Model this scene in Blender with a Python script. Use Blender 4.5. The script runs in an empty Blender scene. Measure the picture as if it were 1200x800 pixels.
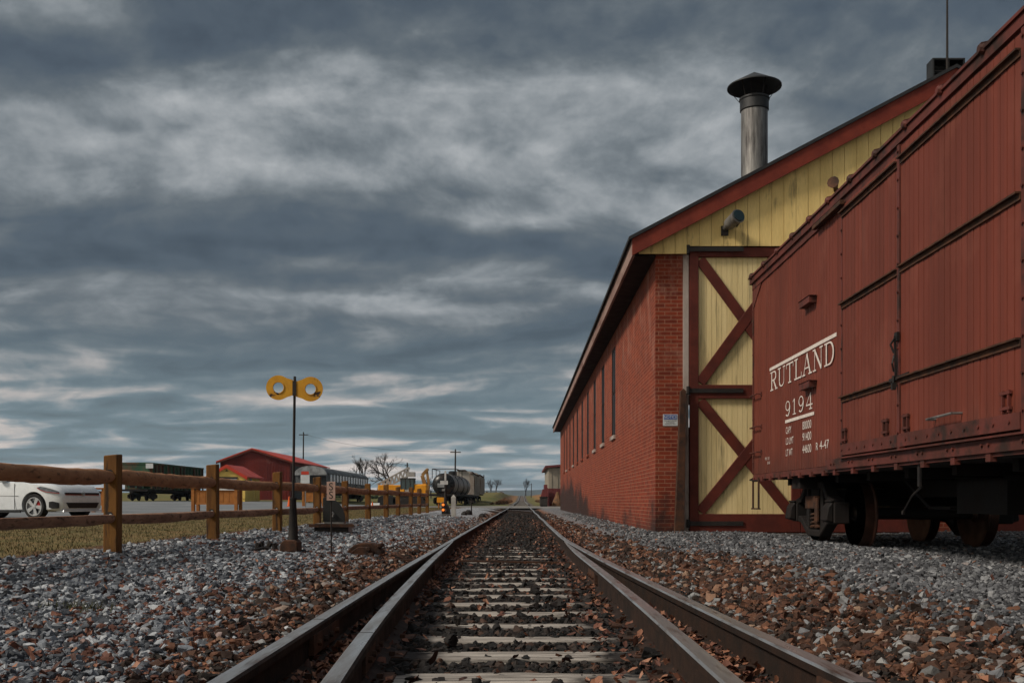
import bpy, math, random
import numpy as np
from mathutils import Vector, Matrix, noise as mnoise
random.seed(7); rng = np.random.default_rng(7)
R = math.radians
S = bpy.context.scene
C = S.collection

# ------------------------------------------------------------ camera, sky, sun
CZ, HX, HY, F = .56, 612., 588., 1167.
cd = bpy.data.cameras.new('camera'); cam = bpy.data.objects.new('camera', cd); C.objects.link(cam)
cam.location = (0, 0, CZ); cam.rotation_euler = (R(90), 0, 0)
cd.lens = 36*F/1200; cd.sensor_width = 36; cd.clip_start = .05; cd.clip_end = 20000
cd.shift_x = -(HX-600)/1200; cd.shift_y = (HY-400)/1200
S.camera = cam
SKY_X, SKY_Y = 15.4, 11.1
SUN_EL, SUN_AZ = 40, -112          # azimuth from +Y, clockwise seen from above
sl = bpy.data.lights.new('sun', 'SUN'); sun = bpy.data.objects.new('sun', sl); C.objects.link(sun)
sl.energy = 1.5; sl.angle = R(12); sl.color = (1, .90, .76)
sd = Vector((math.sin(R(SUN_AZ))*math.cos(R(SUN_EL)), math.cos(R(SUN_AZ))*math.cos(R(SUN_EL)), math.sin(R(SUN_EL))))
sun.rotation_euler = sd.to_track_quat('Z', 'Y').to_euler()
sun.location = (0, 0, 30)
S.view_settings.view_transform = 'Standard'; S.view_settings.look = 'None'
S.view_settings.gamma = 1; S.view_settings.exposure = 1.0

class NT:
    """tiny node helper"""
    def __init__(s, nt): s.nt = nt; s.n = nt.nodes; s.l = nt.links
    def new(s, t, **k):
        n = s.n.new(t)
        for a, b in k.items(): setattr(n, a, b)
        return n
    def put(s, sock, v):
        if v is None: return
        if hasattr(v, 'is_output'): s.l.new(v, sock)
        else:
            if isinstance(v, (tuple, list)) and len(v) == 3 and sock.type == 'RGBA': v = (*v, 1)
            sock.default_value = v
    def math(s, op, a, b=None, c=None, clamp=False):
        n = s.new('ShaderNodeMath', operation=op, use_clamp=clamp)
        s.put(n.inputs[0], a); s.put(n.inputs[1], b); s.put(n.inputs[2], c)
        return n.outputs[0]
    def vmath(s, op, a, b=None):
        n = s.new('ShaderNodeVectorMath', operation=op)
        s.put(n.inputs[0], a); s.put(n.inputs[1], b)
        return n.outputs[0]
    def xyz(s, v):
        n = s.new('ShaderNodeSeparateXYZ'); s.put(n.inputs[0], v); return n.outputs
    def comb(s, x, y, z):
        n = s.new('ShaderNodeCombineXYZ'); s.put(n.inputs[0], x); s.put(n.inputs[1], y); s.put(n.inputs[2], z); return n.outputs[0]
    def mix(s, f, a, b, blend='MIX'):
        n = s.new('ShaderNodeMix', data_type='RGBA', blend_type=blend)
        s.put(n.inputs[0], f); s.put(n.inputs[6], a); s.put(n.inputs[7], b); return n.outputs[2]
    def noise(s, v, scale, detail=4, rough=.5, dist=0, col=False):
        n = s.new('ShaderNodeTexNoise'); s.put(n.inputs['Vector'], v)
        n.inputs['Scale'].default_value = scale; n.inputs['Detail'].default_value = detail
        n.inputs['Roughness'].default_value = rough; n.inputs['Distortion'].default_value = dist
        return n.outputs[1 if col else 0]
    def ramp(s, f, stops, interp='LINEAR'):
        n = s.new('ShaderNodeValToRGB'); s.put(n.inputs[0], f); r = n.color_ramp; r.interpolation = interp
        while len(r.elements) < len(stops): r.elements.new(.5)
        for e, (p, c) in zip(r.elements, stops):
            e.position = p; e.color = (*c, 1) if isinstance(c, (tuple, list)) else (c, c, c, 1)
        return n.outputs[0]
    def mapr(s, v, a, b, c=0, d=1, smooth=False):
        n = s.new('ShaderNodeMapRange'); n.clamp = True
        if smooth: n.interpolation_type = 'SMOOTHSTEP'
        s.put(n.inputs[0], v)
        for i, q in enumerate((a, b, c, d)): n.inputs[i+1].default_value = q
        return n.outputs[0]

w = bpy.data.worlds.new("World"); S.world = w; w.use_nodes = True
t = NT(w.node_tree); w.node_tree.nodes.clear()
d = t.vmath('NORMALIZE', t.new('ShaderNodeTexCoord').outputs['Generated'])
dx, dy, dz = t.xyz(d)
zz = t.math('MAXIMUM', dz, 0.0)
den = t.math('ADD', zz, .10)
pw = t.comb(t.math('ADD', t.math('MULTIPLY', t.math('DIVIDE', dx, den), .70), SKY_X), t.math('ADD', t.math('DIVIDE', dy, den), SKY_Y), 1.7)
wrp = t.vmath('MULTIPLY', t.vmath('SUBTRACT', t.noise(pw, 1.1, 3, .5, 0, True), (.5, .5, .5)), (.8, .9, .5))
pv = t.vmath('ADD', pw, wrp)
pl = t.vmath('MULTIPLY', pv, (.62, 1, 1))
n1 = t.noise(pl, 1.05, 3.0, .45)
n1o = t.noise(t.vmath('ADD', pl, (0, .42, 0)), 1.05, 3.0, .45)
pm = t.vmath('MULTIPLY', pv, (1.35, 1, 1))
n2 = t.noise(t.vmath('ADD', pm, (11, 4, 2)), 2.1, 6, .53)
bil = t.vmath('MULTIPLY', d, (1, 1, 1.45))
n3 = t.noise(t.vmath('ADD', bil, t.vmath('MULTIPLY', wrp, (.16, .16, .16))), 7.0, 7, .60)
ns = t.math('ADD', t.math('MULTIPLY', n1, .50), t.math('ADD', t.math('MULTIPLY', n2, .30), t.math('MULTIPLY', n3, .20)))
# billows: rounded lobes, lighter on top and darker underneath
def lobes(off):
    a = t.vmath('ADD', pv, (4.1, off, .3))
    o = None; a = t.vmath('ADD', a, t.vmath('MULTIPLY', t.noise(a, 3.2, 3, .6, 0, True), (.35, .35, .2)))
    for sc_, wt in ((1.15, .68), (2.8, .32)):
        vv = t.new('ShaderNodeTexVoronoi', voronoi_dimensions='2D', feature='SMOOTH_F1'); vv.inputs['Scale'].default_value = sc_; vv.inputs['Smoothness'].default_value = .55
        t.put(vv.inputs['Vector'], a)
        q = t.math('MULTIPLY', t.math('SUBTRACT', .55, vv.outputs['Distance']), wt)
        o = q if o is None else t.math('ADD', o, q)
    return o
L0_, L1_ = lobes(0), lobes(.20)
n2o = t.noise(t.vmath('ADD', pm, (11, 4.18, 2)), 2.1, 6, .53)
n1r = t.math('MULTIPLY', t.math('SUBTRACT', n1o, n1), .55)
n3o = t.noise(t.vmath('ADD', t.vmath('ADD', bil, (0, 0, -.022)), t.vmath('MULTIPLY', wrp, (.16, .16, .16))), 7.0, 7, .60)
rel = t.math('ADD', n1r, t.math('ADD', t.math('MULTIPLY', t.math('SUBTRACT', n2o, n2), .20), t.math('MULTIPLY', t.math('SUBTRACT', L1_, L0_), .55)))
ns = t.math('ADD', t.math('ADD', t.math('MULTIPLY', t.math('SUBTRACT', ns, .505), .80), t.math('ADD', t.math('ADD', rel, t.math('MULTIPLY', t.math('SUBTRACT', n3, .5), .22)), t.math('ADD', t.math('MULTIPLY', t.math('SUBTRACT', n3, n3o), .28), t.math('MULTIPLY', L0_, .10)))), .485)
cloud = t.ramp(ns, [(.30, (.034, .044, .053)), (.42, (.058, .073, .086)), (.50, (.094, .113, .129)), (.57, (.148, .169, .186)), (.65, (.235, .255, .27)), (.76, (.37, .385, .395))])
low = t.mapr(dz, .20, .03, 0, 1, True)
band = t.ramp(ns, [(.34, (.075, .105, .125)), (.44, (.105, .150, .175)), (.50, (.155, .205, .23)), (.56, (.27, .29, .295)), (.62, (.42, .385, .36)), (.72, (.55, .49, .45))])
colr = t.mix(low, cloud, band)
# sky brightened and warmed behind and left, out of view, to light the scene
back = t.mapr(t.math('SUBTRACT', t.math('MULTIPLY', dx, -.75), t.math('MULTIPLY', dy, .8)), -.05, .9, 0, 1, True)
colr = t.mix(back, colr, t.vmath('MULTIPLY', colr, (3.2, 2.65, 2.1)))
high = t.mapr(dz, .60, .95, 1, 1.4, True)  # overhead sky, out of view, raised as well for more light
colr = t.vmath('MULTIPLY', colr, t.comb(high, high, high))
colr = t.mix(t.mapr(dz, 0, -.05), colr, (.05, .05, .045))
sky = t.new('ShaderNodeTexSky', sky_type='NISHITA'); sky.sun_disc = False
sky.sun_elevation = R(SUN_EL); sky.sun_rotation = R(SUN_AZ)
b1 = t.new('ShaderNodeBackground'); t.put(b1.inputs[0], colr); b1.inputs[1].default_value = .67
b2 = t.new('ShaderNodeBackground'); t.put(b2.inputs[0], sky.outputs[0]); b2.inputs[1].default_value = .06
gap = t.math('MULTIPLY', t.mapr(ns, .52, .40), .10)
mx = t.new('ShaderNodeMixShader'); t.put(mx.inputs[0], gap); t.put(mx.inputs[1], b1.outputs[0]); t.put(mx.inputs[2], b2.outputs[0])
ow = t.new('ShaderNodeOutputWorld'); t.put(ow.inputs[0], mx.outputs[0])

# ------------------------------------------------------------ mesh helpers
def PX(px, Y): return (px-HX)*Y/F
def PZ(py, Y): return CZ+(HY-py)*Y/F

class MB:
    def __init__(s): s.v = []; s.f = []; s.m = []
    def add(s, vs, fs, m=0):
        o = len(s.v); s.v += [tuple(q) for q in vs]; s.f += [tuple(i+o for i in q) for q in fs]; s.m += [m]*len(fs); return s
    def box(s, x0, x1, y0, y1, z0, z1, m=0):
        return s.add([(x0,y0,z0),(x1,y0,z0),(x1,y1,z0),(x0,y1,z0),(x0,y0,z1),(x1,y0,z1),(x1,y1,z1),(x0,y1,z1)],
              [(0,3,2,1),(4,5,6,7),(0,1,5,4),(1,2,6,5),(2,3,7,6),(3,0,4,7)], m)
    def bar(s, a, b, w, h, m=0, up=(0,0,1)):
        a = Vector(a); b = Vector(b); dd = (b-a).normalized(); u = Vector(up)
        if abs(dd.dot(u)) > .98: u = Vector((0,1,0))
        r = dd.cross(u).normalized(); u = r.cross(dd).normalized()
        vs = [q + r*sx*w/2 + u*sz*h/2 for q in (a, b) for sx, sz in ((-1,-1),(1,-1),(1,1),(-1,1))]
        return s.add(vs, [(0,1,2,3),(7,6,5,4),(0,4,5,1),(1,5,6,2),(2,6,7,3),(3,7,4,0)], m)
    def tube(s, pts, r, n=8, m=0, cap=True, jit=0):
        pts = [Vector(q) for q in pts]; rs = r if isinstance(r, (list, tuple)) else [r]*len(pts)
        ref = None; rings = []
        for i, q in enumerate(pts):
            dd = (pts[min(i+1, len(pts)-1)] - pts[max(i-1, 0)]).normalized()
            if ref is None:
                ref = Vector((0,0,1)) if abs(dd.z) < .9 else Vector((1,0,0))
            a = dd.cross(ref).normalized(); b = a.cross(dd).normalized(); ref = b
            rings.append([q + (a*math.cos(2*math.pi*k/n) + b*math.sin(2*math.pi*k/n))*rs[i]*(1+(random.uniform(-jit, jit) if jit else 0)) for k in range(n)])
        vs = [x for g in rings for x in g]; fs = []
        for i in range(len(pts)-1):
            for k in range(n): fs.append((i*n+k, i*n+(k+1)%n, (i+1)*n+(k+1)%n, (i+1)*n+k))
        if cap: fs.append(tuple(range(n-1, -1, -1))); fs.append(tuple((len(pts)-1)*n+k for k in range(n)))
        return s.add(vs, fs, m)
    def prism(s, poly, a0, a1, axis='Y', m=0):
        """poly: 2D points; axis Y: (x,z), axis X: (y,z), axis Z: (x,y)"""
        def mk(q, a): return {'Y': (q[0], a, q[1]), 'X': (a, q[0], q[1]), 'Z': (q[0], q[1], a)}[axis]
        n = len(poly); vs = [mk(q, a0) for q in poly] + [mk(q, a1) for q in poly]
        fs = [tuple(range(n)), tuple(range(2*n-1, n-1, -1))] + [(i, n+i, n+(i+1)%n, (i+1)%n) for i in range(n)]
        return s.add(vs, fs, m)
    def lathe(s, prof, c, axis='Z', n=20, m=0):
        """prof: (r, t) pairs along axis"""
        c = Vector(c); vs = []
        for r_, t_ in prof:
            for k in range(n):
                a = 2*math.pi*k/n; u, v = r_*math.cos(a), r_*math.sin(a)
                vs.append(c + Vector({'Z': (u, v, t_), 'X': (t_, u, v), 'Y': (v, t_, u)}[axis]))
        fs = [(i*n+k, i*n+(k+1)%n, (i+1)*n+(k+1)%n, (i+1)*n+k) for i in range(len(prof)-1) for k in range(n)]
        if prof[0][0] > 1e-4: fs.append(tuple(range(n-1, -1, -1)))
        if prof[-1][0] > 1e-4: fs.append(tuple((len(prof)-1)*n+k for k in range(n)))
        return s.add(vs, fs, m)
    def build(s, name, mats, parent=None, smooth=False, bevel=0, loc=None, world=True):
        base = wloc(parent) if parent else (Vector(loc) if loc else Vector((0,0,0)))
        if not world: base = Vector((0,0,0))
        me = bpy.data.meshes.new(name)
        me.from_pydata([tuple(Vector(q)-base) for q in s.v], [], s.f)
        for mt in (mats if isinstance(mats, (list, tuple)) else [mats]): me.materials.append(mt)
        me.polygons.foreach_set('material_index', s.m)
        import bmesh
        bm = bmesh.new(); bm.from_mesh(me); bmesh.ops.recalc_face_normals(bm, faces=bm.faces); bm.to_mesh(me); bm.free()
        if smooth: me.polygons.foreach_set('use_smooth', [True]*len(me.polygons)); me.set_sharp_from_angle(angle=R(40))
        o = bpy.data.objects.new(name, me); C.objects.link(o)
        if parent: o.parent = parent
        else: o.location = base
        if bevel:
            b = o.modifiers.new('bevel', 'BEVEL'); b.width = bevel; b.segments = 1; b.limit_method = 'ANGLE'
        return o
def wloc(o):
    v = Vector((0,0,0))
    while o: v += o.location; o = o.parent
    return v
def tag(o, label=None, cat=None, group=None, kind=None):
    if label: o['label'] = label
    if cat: o['category'] = cat
    if group: o['group'] = group
    if kind: o['kind'] = kind
    return o
def thing(name, loc, label, cat, group=None):
    o = bpy.data.objects.new(name, None); C.objects.link(o); o.location = loc; o.empty_display_size = .2
    return tag(o, label, cat, group)
def copy_tree(o, parent=None):
    c = o.copy(); C.objects.link(c); c.parent = parent
    for ch in list(o.children): copy_tree(ch, c)
    return c
def rot(o, z): o.rotation_euler = (0, 0, z)

# ------------------------------------------------------------ materials
def finish(t, mat, col, rough, metal=0, bump=None, bstr=.3, bdist=.01, spec=.3, coat=0):
    b = t.new('ShaderNodeBsdfPrincipled'); o = t.new('ShaderNodeOutputMaterial')
    t.put(b.inputs['Base Color'], col); t.put(b.inputs['Roughness'], rough); t.put(b.inputs['Metallic'], metal)
    b.inputs['Specular IOR Level'].default_value = spec
    b.inputs['Coat Weight'].default_value = coat
    if bump is not None:
        bn = t.new('ShaderNodeBump'); bn.inputs['Strength'].default_value = bstr; bn.inputs['Distance'].default_value = bdist
        t.put(bn.inputs['Height'], bump); t.put(b.inputs['Normal'], bn.outputs[0])
    t.put(o.inputs[0], b.outputs[0]); return mat
def newmat(name):
    m = bpy.data.materials.new(name); m.use_nodes = True; m.node_tree.nodes.clear(); return m, NT(m.node_tree)
def pos(t): return t.new('ShaderNodeNewGeometry').outputs['Position']
def obc(t): return t.new('ShaderNodeTexCoord').outputs['Object']
def pmat(name, c1, c2=None, scale=3, rough=.7, metal=0, bump=.25, stain=None, stretch=(1,1,1), spec=.3, fine=None, coat=0, bdist=.006):
    """two tones mixed by noise, an optional stain (colour, scale, lo, hi)"""
    m, t = newmat(name); v = t.vmath('MULTIPLY', obc(t), stretch)
    c2 = c2 or tuple(q*.75 for q in c1)
    n = t.noise(v, scale, 5, .6); col = t.mix(t.mapr(n, .36, .64), c1, c2)
    if stain:
        sn = t.noise(t.vmath('ADD', v, (5.3, 1.7, 9.1)), stain[1], 5, .62)
        col = t.mix(t.mapr(sn, stain[2], stain[3]), col, stain[0])
    fb = t.noise(v, fine or scale*12, 3, .6)
    col = t.mix(t.mapr(fb, .3, .7, 0, .35), col, t.vmath('MULTIPLY', col, (.6, .6, .6)))
    rr = t.mapr(n, .3, .7, max(rough-.1, .05), min(rough+.1, 1))
    return finish(t, m, col, rr, metal, fb, bump, bdist, spec, coat)

M = {}
M['steel'] = pmat('worn_steel', (.60,.59,.59), (.36,.33,.31), 2.5, .36, .85, .1, ((.15,.09,.06), 4, .54, .70), (6,.6,1))
M['rail_side'] = pmat('rail_rust', (.034,.017,.011), (.014,.009,.007), 7, .8, .1, .5)
M['rust'] = pmat('dark_rust', (.10,.042,.022), (.035,.022,.018), 8, .8, .2, .5)
M['iron'] = pmat('black_iron', (.018,.017,.018), (.035,.028,.025), 9, .6, .3, .4)
M['galv'] = pmat('galvanised', (.30,.29,.28), (.17,.165,.165), 2.5, .5, .55, .15, ((.06,.055,.055), 1.6, .5, .66), (4,4,.5))
M['chimcap'] = pmat('sooty_metal', (.03,.032,.035), (.055,.055,.058), 5, .55, .5, .2)
M['yellow_target'] = pmat('yellow_enamel', (.62,.31,.02), (.50,.23,.015), 7, .5, 0, .1, ((.03,.014,.012), 5.5, .62, .66))
M['trim'] = pmat('oxide_red_trim', (.20,.030,.014), (.14,.020,.011), 4, .65, 0, .2)
M['trim_dark'] = pmat('dark_red_trim', (.12,.020,.011), (.08,.014,.009), 4, .7, 0, .2)
M['shingle'] = pmat('roof_shingle', (.02,.022,.026), (.035,.035,.038), 6, .9, 0, .5)
M['soffit'] = pmat('dark_soffit', (.020,.012,.010), (.012,.008,.008), 3, .9)
M['fascia'] = pmat('pale_fascia', (.30,.20,.17), (.20,.12,.10), 3, .7, 0, .2, ((.10,.03,.02), 4, .55, .7), (1,.2,1))
M['jamb'] = pmat('pale_jamb', (.42,.36,.33), (.30,.24,.21), 2, .7, 0, .2, ((.12,.06,.05), 3, .55, .7), (1,1,.4))
M['cream'] = pmat('cream_boards', (.88,.66,.27), (.74,.54,.21), 1.3, .7, 0, .15, ((.16,.12,.06), 2.4, .60, .76), (3,3,.5))
M['cream_door'] = pmat('cream_door_boards', (.84,.67,.35), (.70,.55,.27), 1.1, .75, 0, .2, ((.15,.12,.07), 2.0, .56, .78), (4,4,.35))
m, t = newmat('freight_car_red'); v = obc(t); x, y, z = t.xyz(v)
wn = t.new('ShaderNodeTexWhiteNoise', noise_dimensions='1D'); t.put(wn.inputs['W'], t.math('FLOOR', t.math('DIVIDE', y, .105)))
n = t.noise(t.vmath('MULTIPLY', v, (1, 2.0, .4)), .9, 5, .6)
col = t.mix(t.mapr(n, .35, .65), (.168, .037, .021), (.122, .028, .017))
col = t.mix(t.math('MULTIPLY', wn.outputs[0], .38), col, (.085, .022, .014))
chalk = t.noise(t.vmath('ADD', t.vmath('MULTIPLY', v, (1, 1.1, .8)), (3, 9, 2)), 1.3, 6, .68)
col = t.mix(t.mapr(chalk, .52, .72, 0, .40), col, (.235, .075, .050))
run = t.noise(t.vmath('MULTIPLY', v, (1, 14, .5)), 1.0, 4, .6)
col = t.mix(t.mapr(run, .60, .76, 0, .5), col, (.060, .020, .013))
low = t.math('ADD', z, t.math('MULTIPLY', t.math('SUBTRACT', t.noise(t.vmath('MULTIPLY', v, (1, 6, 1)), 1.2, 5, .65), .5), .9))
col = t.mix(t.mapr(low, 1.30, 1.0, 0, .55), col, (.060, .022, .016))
chip = t.noise(v, 46, 4, .7)
col = t.mix(t.mapr(chip, .70, .74, 0, .8), col, (.045, .022, .018))
fb = t.noise(t.vmath('MULTIPLY', v, (1, 30, 2)), 2, 3, .6)
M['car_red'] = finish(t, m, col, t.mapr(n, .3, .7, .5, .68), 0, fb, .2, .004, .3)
M['car_red_steel'] = pmat('freight_car_steel', (.135,.034,.026), (.075,.024,.018), 3, .6, 0, .25, ((.035,.018,.014), 3, .52, .66))
M['car_black'] = pmat('underframe_black', (.008,.007,.007), (.016,.011,.010), 5, .8, .1, .3)
M['wheel_face'] = pmat('wheel_face', (.018,.011,.009), (.032,.020,.015), 6, .65, .3, .3)
M['wheel_tread'] = pmat('wheel_tread', (.09,.04,.028), (.055,.028,.02), 6, .45, .6, .2)
M['white_paint'] = pmat('white_lettering', (.72,.66,.62), (.60,.52,.48), 14, .6, 0, .1, ((.22,.07,.055), 22, .66, .74))
M['post'] = pmat('treated_post', (.195,.085,.014), (.11,.045,.010), 3, .75, 0, .3, ((.035,.018,.008), 4, .53, .66), (4,4,.5))
M['log'] = pmat('peeled_log', (.38,.185,.085), (.25,.112,.052), 3.5, .75, 0, .5, ((.08,.035,.02), 9, .56, .68), (3,1.0,3), bdist=.015)
M['log_low'] = pmat('weathered_log', (.34,.19,.12), (.20,.105,.065), 3.5, .8, 0, .5, ((.05,.024,.014), 9, .54, .68), (3,1.0,3), bdist=.015)
M['hole'] = pmat('bolt_hole', (.55,.6,.62), (.4,.45,.48), 5, .5)
M['orange_wood'] = pmat('orange_timber', (.40,.15,.03), (.27,.095,.02), 3, .7, 0, .2)
M['barn'] = pmat('barn_red', (.17,.014,.008), (.10,.011,.009), .5, .7, 0, .1, ((.24,.10,.09), .55, .60, .74), (1,1,.35))
M['roof_red'] = pmat('red_metal_roof', (.55,.05,.022), (.44,.04,.018), .5, .5, 0, .05)
M['shed_yellow'] = pmat('shed_yellow', (.78,.55,.14), (.66,.45,.11), 1, .7)
M['white'] = pmat('white_painted', (.62,.62,.62), (.50,.50,.50), 2, .6)
M['asphalt'] = pmat('pale_asphalt', (.19,.20,.215), (.145,.155,.168), .35, .75, 0, .25, ((.24,.245,.25), .2, .5, .7), fine=14)
M['road_gravel'] = pmat('gravel_road', (.22,.205,.195), (.16,.15,.14), .5, .95, 0, .3, fine=7)
M['green_car'] = pmat('green_hopper_paint', (.028,.085,.045), (.018,.055,.032), .9, .7, 0, .1, ((.13,.055,.03), .55, .48, .64), (1,2,.5))
M['pass_car'] = pmat('weathered_grey_car', (.11,.115,.12), (.06,.062,.066), 1.2, .65, .1, .1, ((.22,.22,.22), .9, .55, .7), (1,.5,2))
M['pale_roof'] = pmat('pale_car_roof', (.30,.31,.32), (.12,.12,.125), 2, .6, .1, .1)
M['tank'] = pmat('black_tank', (.010,.010,.011), (.018,.017,.017), 1, .28, .1, .1, ((.12,.07,.05), .8, .55, .7))
M['tank_grey'] = pmat('dusty_grey_tank', (.24,.225,.215), (.13,.115,.11), .8, .6, .1, .1, ((.10,.055,.04), .6, .52, .68))
M['hopper_grey'] = pmat('grey_hopper', (.42,.39,.36), (.31,.28,.255), .7, .65, 0, .1, ((.16,.09,.06), .7, .55, .72), (1,2,.4))
M['machine'] = pmat('machine_orange', (.80,.33,.01), (.66,.25,.01), 2, .5)
M['machine_tan'] = pmat('machine_tan', (.36,.20,.07), (.22,.12,.04), 2, .6)
M['glass'] = pmat('dark_glass', (.02,.05,.055), (.015,.03,.035), 1, .08, 0, 0, spec=.6)
M['pane'] = pmat('dusty_dark_pane', (.010,.010,.012), (.018,.017,.018), 2, .45, 0, 0, spec=.2)
M['boom'] = pmat('pale_boom', (.40,.38,.36), (.28,.26,.25), 2, .6)
M['cone'] = pmat('orange_plastic', (.75,.12,.015), (.6,.09,.01), 2, .5)
M['maroon'] = pmat('maroon_metal', (.17,.035,.035), (.11,.025,.027), 1.2, .6)
M['tan_metal'] = pmat('tan_metal', (.33,.29,.235), (.27,.235,.19), 1.2, .6)
M['bark'] = pmat('bare_bark', (.06,.05,.045), (.035,.03,.03), 4, .9)
M['pole'] = pmat('utility_pole', (.045,.038,.034), (.03,.025,.023), 4, .9)
M['brush'] = pmat('dry_brush', (.20,.095,.045), (.10,.06,.035), 3, .95)
M['evergreen'] = pmat('evergreen', (.03,.05,.02), (.02,.035,.016), 3, .9)
M['hill'] = pmat('wooded_hill', (.045,.06,.06), (.06,.07,.06), .01, 1)
M['car_white'] = pmat('white_car_paint', (.74,.77,.80), (.71,.74,.77), .5, .25, 0, 0, spec=.5, coat=.6)
M['rubber'] = pmat('tyre_rubber', (.02,.02,.021), (.014,.014,.015), 8, .8)
M['alloy'] = pmat('silver_alloy', (.55,.56,.58), (.45,.46,.48), 5, .3, .7, .02)
M['dark_plastic'] = pmat('dark_plastic', (.012,.012,.014), (.02,.02,.022), 8, .4)
M['red_caliper'] = pmat('red_enamel', (.45,.02,.02), (.35,.02,.02), 5, .4)
M['lamp_glass'] = pmat('headlamp_glass', (.03,.035,.045), (.14,.16,.19), 12, .08, .2, 0, spec=.8)
M['sign_pink'] = pmat('sign_panel', (.50,.34,.28), (.40,.25,.20), 8, .7, 0, .1, ((.16,.08,.06), 12, .6, .7))
M['black_paint'] = pmat('black_paint', (.012,.012,.012), (.02,.02,.02), 8, .6)
M['sign_blue'] = pmat('sign_blue', (.045,.10,.36), (.04,.09,.30), 8, .5)
M['sign_white'] = pmat('sign_white', (.62,.64,.66), (.52,.54,.55), 8, .5)
M['block'] = pmat('stone_block', (.05,.042,.038), (.028,.025,.024), 6, .9)
M['marker'] = pmat('marker_post_paint', (.45,.44,.42), (.32,.31,.29), 5, .75)
M['leafless'] = M['bark']
m, t = newmat('amber_lens'); e = t.new('ShaderNodeEmission'); e.inputs[0].default_value = (1, .2, .03, 1); e.inputs[1].default_value = .8
t.put(t.new('ShaderNodeOutputMaterial').inputs[0], e.outputs[0]); M['amber'] = m

# brick
def brickmat(name, c1, c2, mortar, soot=True):
    m, t = newmat(name); P = pos(t); x, y, z = t.xyz(P)
    uv = t.comb(t.math('ADD', x, y), z, 0)
    b = t.new('ShaderNodeTexBrick'); t.put(b.inputs['Vector'], uv); b.offset = .5
    t.put(b.inputs['Color1'], c1); t.put(b.inputs['Color2'], c2); t.put(b.inputs['Mortar'], mortar)
    b.inputs['Scale'].default_value = 1; b.inputs['Mortar Size'].default_value = .0065; b.inputs['Mortar Smooth'].default_value = .3
    b.inputs['Bias'].default_value = .05; b.inputs['Brick Width'].default_value = .21; b.inputs['Row Height'].default_value = .0677
    col = b.outputs[0]
    n = t.noise(P, 1.1, 5, .6)
    col = t.mix(t.mapr(n, .35, .7, 0, .55), col, t.vmath('MULTIPLY', col, (1.35, 1.25, 1.15)))
    # pale lime bloom, mostly high on the wall
    n2 = t.noise(t.vmath('MULTIPLY', P, (1, 1, .45)), 2.6, 6, .68)
    hi = t.mapr(z, 1.5, 4.4, .10, .62)
    col = t.mix(t.math('MULTIPLY', t.mapr(n2, .50, .68), hi), col, (.36, .20, .155))
    n5 = t.noise(P, 14, 3, .6)
    col = t.mix(t.mapr(n5, .4, .62, 0, .35), col, t.vmath('MULTIPLY', col, (.6, .55, .55)))
    if soot:   # a black soot stain on the foot of the wall, with its own outline
        n3 = t.noise(t.vmath('MULTIPLY', P, (1, .35, .6)), .9, 5, .65)
        top = t.math('ADD', t.math('MULTIPLY', t.mapr(y, 26, 50), 1.45), t.math('ADD', .02, t.math('MULTIPLY', t.math('SUBTRACT', n3, .5), 3.2)))
        k = t.math('SUBTRACT', z, top)
        col = t.mix(t.mapr(k, .45, -.35, 0, .9, True), col, (.018, .013, .012))
        # rain streaks under the windows
        n4 = t.noise(t.vmath('MULTIPLY', P, (1, 3.2, .12)), 1, 4, .6)
        col = t.mix(t.mapr(n4, .58, .72, 0, .35), col, (.10, .028, .02))
    h = t.math('ADD', t.math('MULTIPLY', t.math('SUBTRACT', 1, b.outputs[1]), 1), t.math('MULTIPLY', n5, .5))
    return finish(t, m, col, .85, 0, h, .6, .006, .25)
M['brick'] = brickmat('red_brick', (.225, .040, .017), (.135, .022, .011), (.27, .125, .08))

# sleepers: grey, sun-bleached heart, tarred ends
m, t = newmat('weathered_sleeper'); v = obc(t); x, y, z = t.xyz(v)
g = t.noise(t.vmath('MULTIPLY', v, (1.2, 16, 16)), 2.2, 6, .65)
base = t.mix(t.mapr(g, .34, .66), (.46, .42, .38), (.11, .095, .086))
n = t.noise(v, 3.0, 4, .6)
edge = t.math('ADD', t.math('ABSOLUTE', t.math('SUBTRACT', x, .12)), t.math('MULTIPLY', t.math('SUBTRACT', n, .5), 1.0))
wob = t.noise(t.vmath('MULTIPLY', v, (.05, 1.2, 0)), 1.9, 2)
edge = t.math('ADD', edge, t.math('MULTIPLY', t.mapr(wob, .56, .64), .7))
col = t.mix(t.mapr(edge, .30, .52), base, (.022, .018, .017))
M['tie'] = finish(t, m, col, .85, 0, g, .7, .012, .25)

# stones coloured per instance
def stonemat(name, stops, rough=.8):
    m, t = newmat(name)
    a = t.new('ShaderNodeAttribute', attribute_type='INSTANCER', attribute_name='tint')
    col = t.ramp(a.outputs['Fac'], stops, 'LINEAR')
    n = t.noise(obc(t), 2.2, 4, .6)
    col = t.mix(t.mapr(n, .3, .7, 0, .55), col, t.vmath('MULTIPLY', col, (.55, .55, .55)))
    return finish(t, m, col, rough, 0, n, .3, .01, .3)
M['st_grey'] = stonemat('grey_gravel', [(0, (.03,.033,.04)), (.3, (.095,.104,.122)), (.65, (.21,.228,.258)), (.9, (.47,.49,.52)), (.93, (.19,.075,.045)), (1, (.12,.05,.035))])
M['st_shaded'] = stonemat('shade_tinted_gravel', [(0, (.03,.031,.035)), (.35, (.075,.078,.088)), (.75, (.15,.155,.168)), (.93, (.30,.305,.32)), (.96, (.16,.07,.04)), (1, (.10,.045,.03))])  # finer grey stone, its colour also lowered for shade near the boxcar
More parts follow.
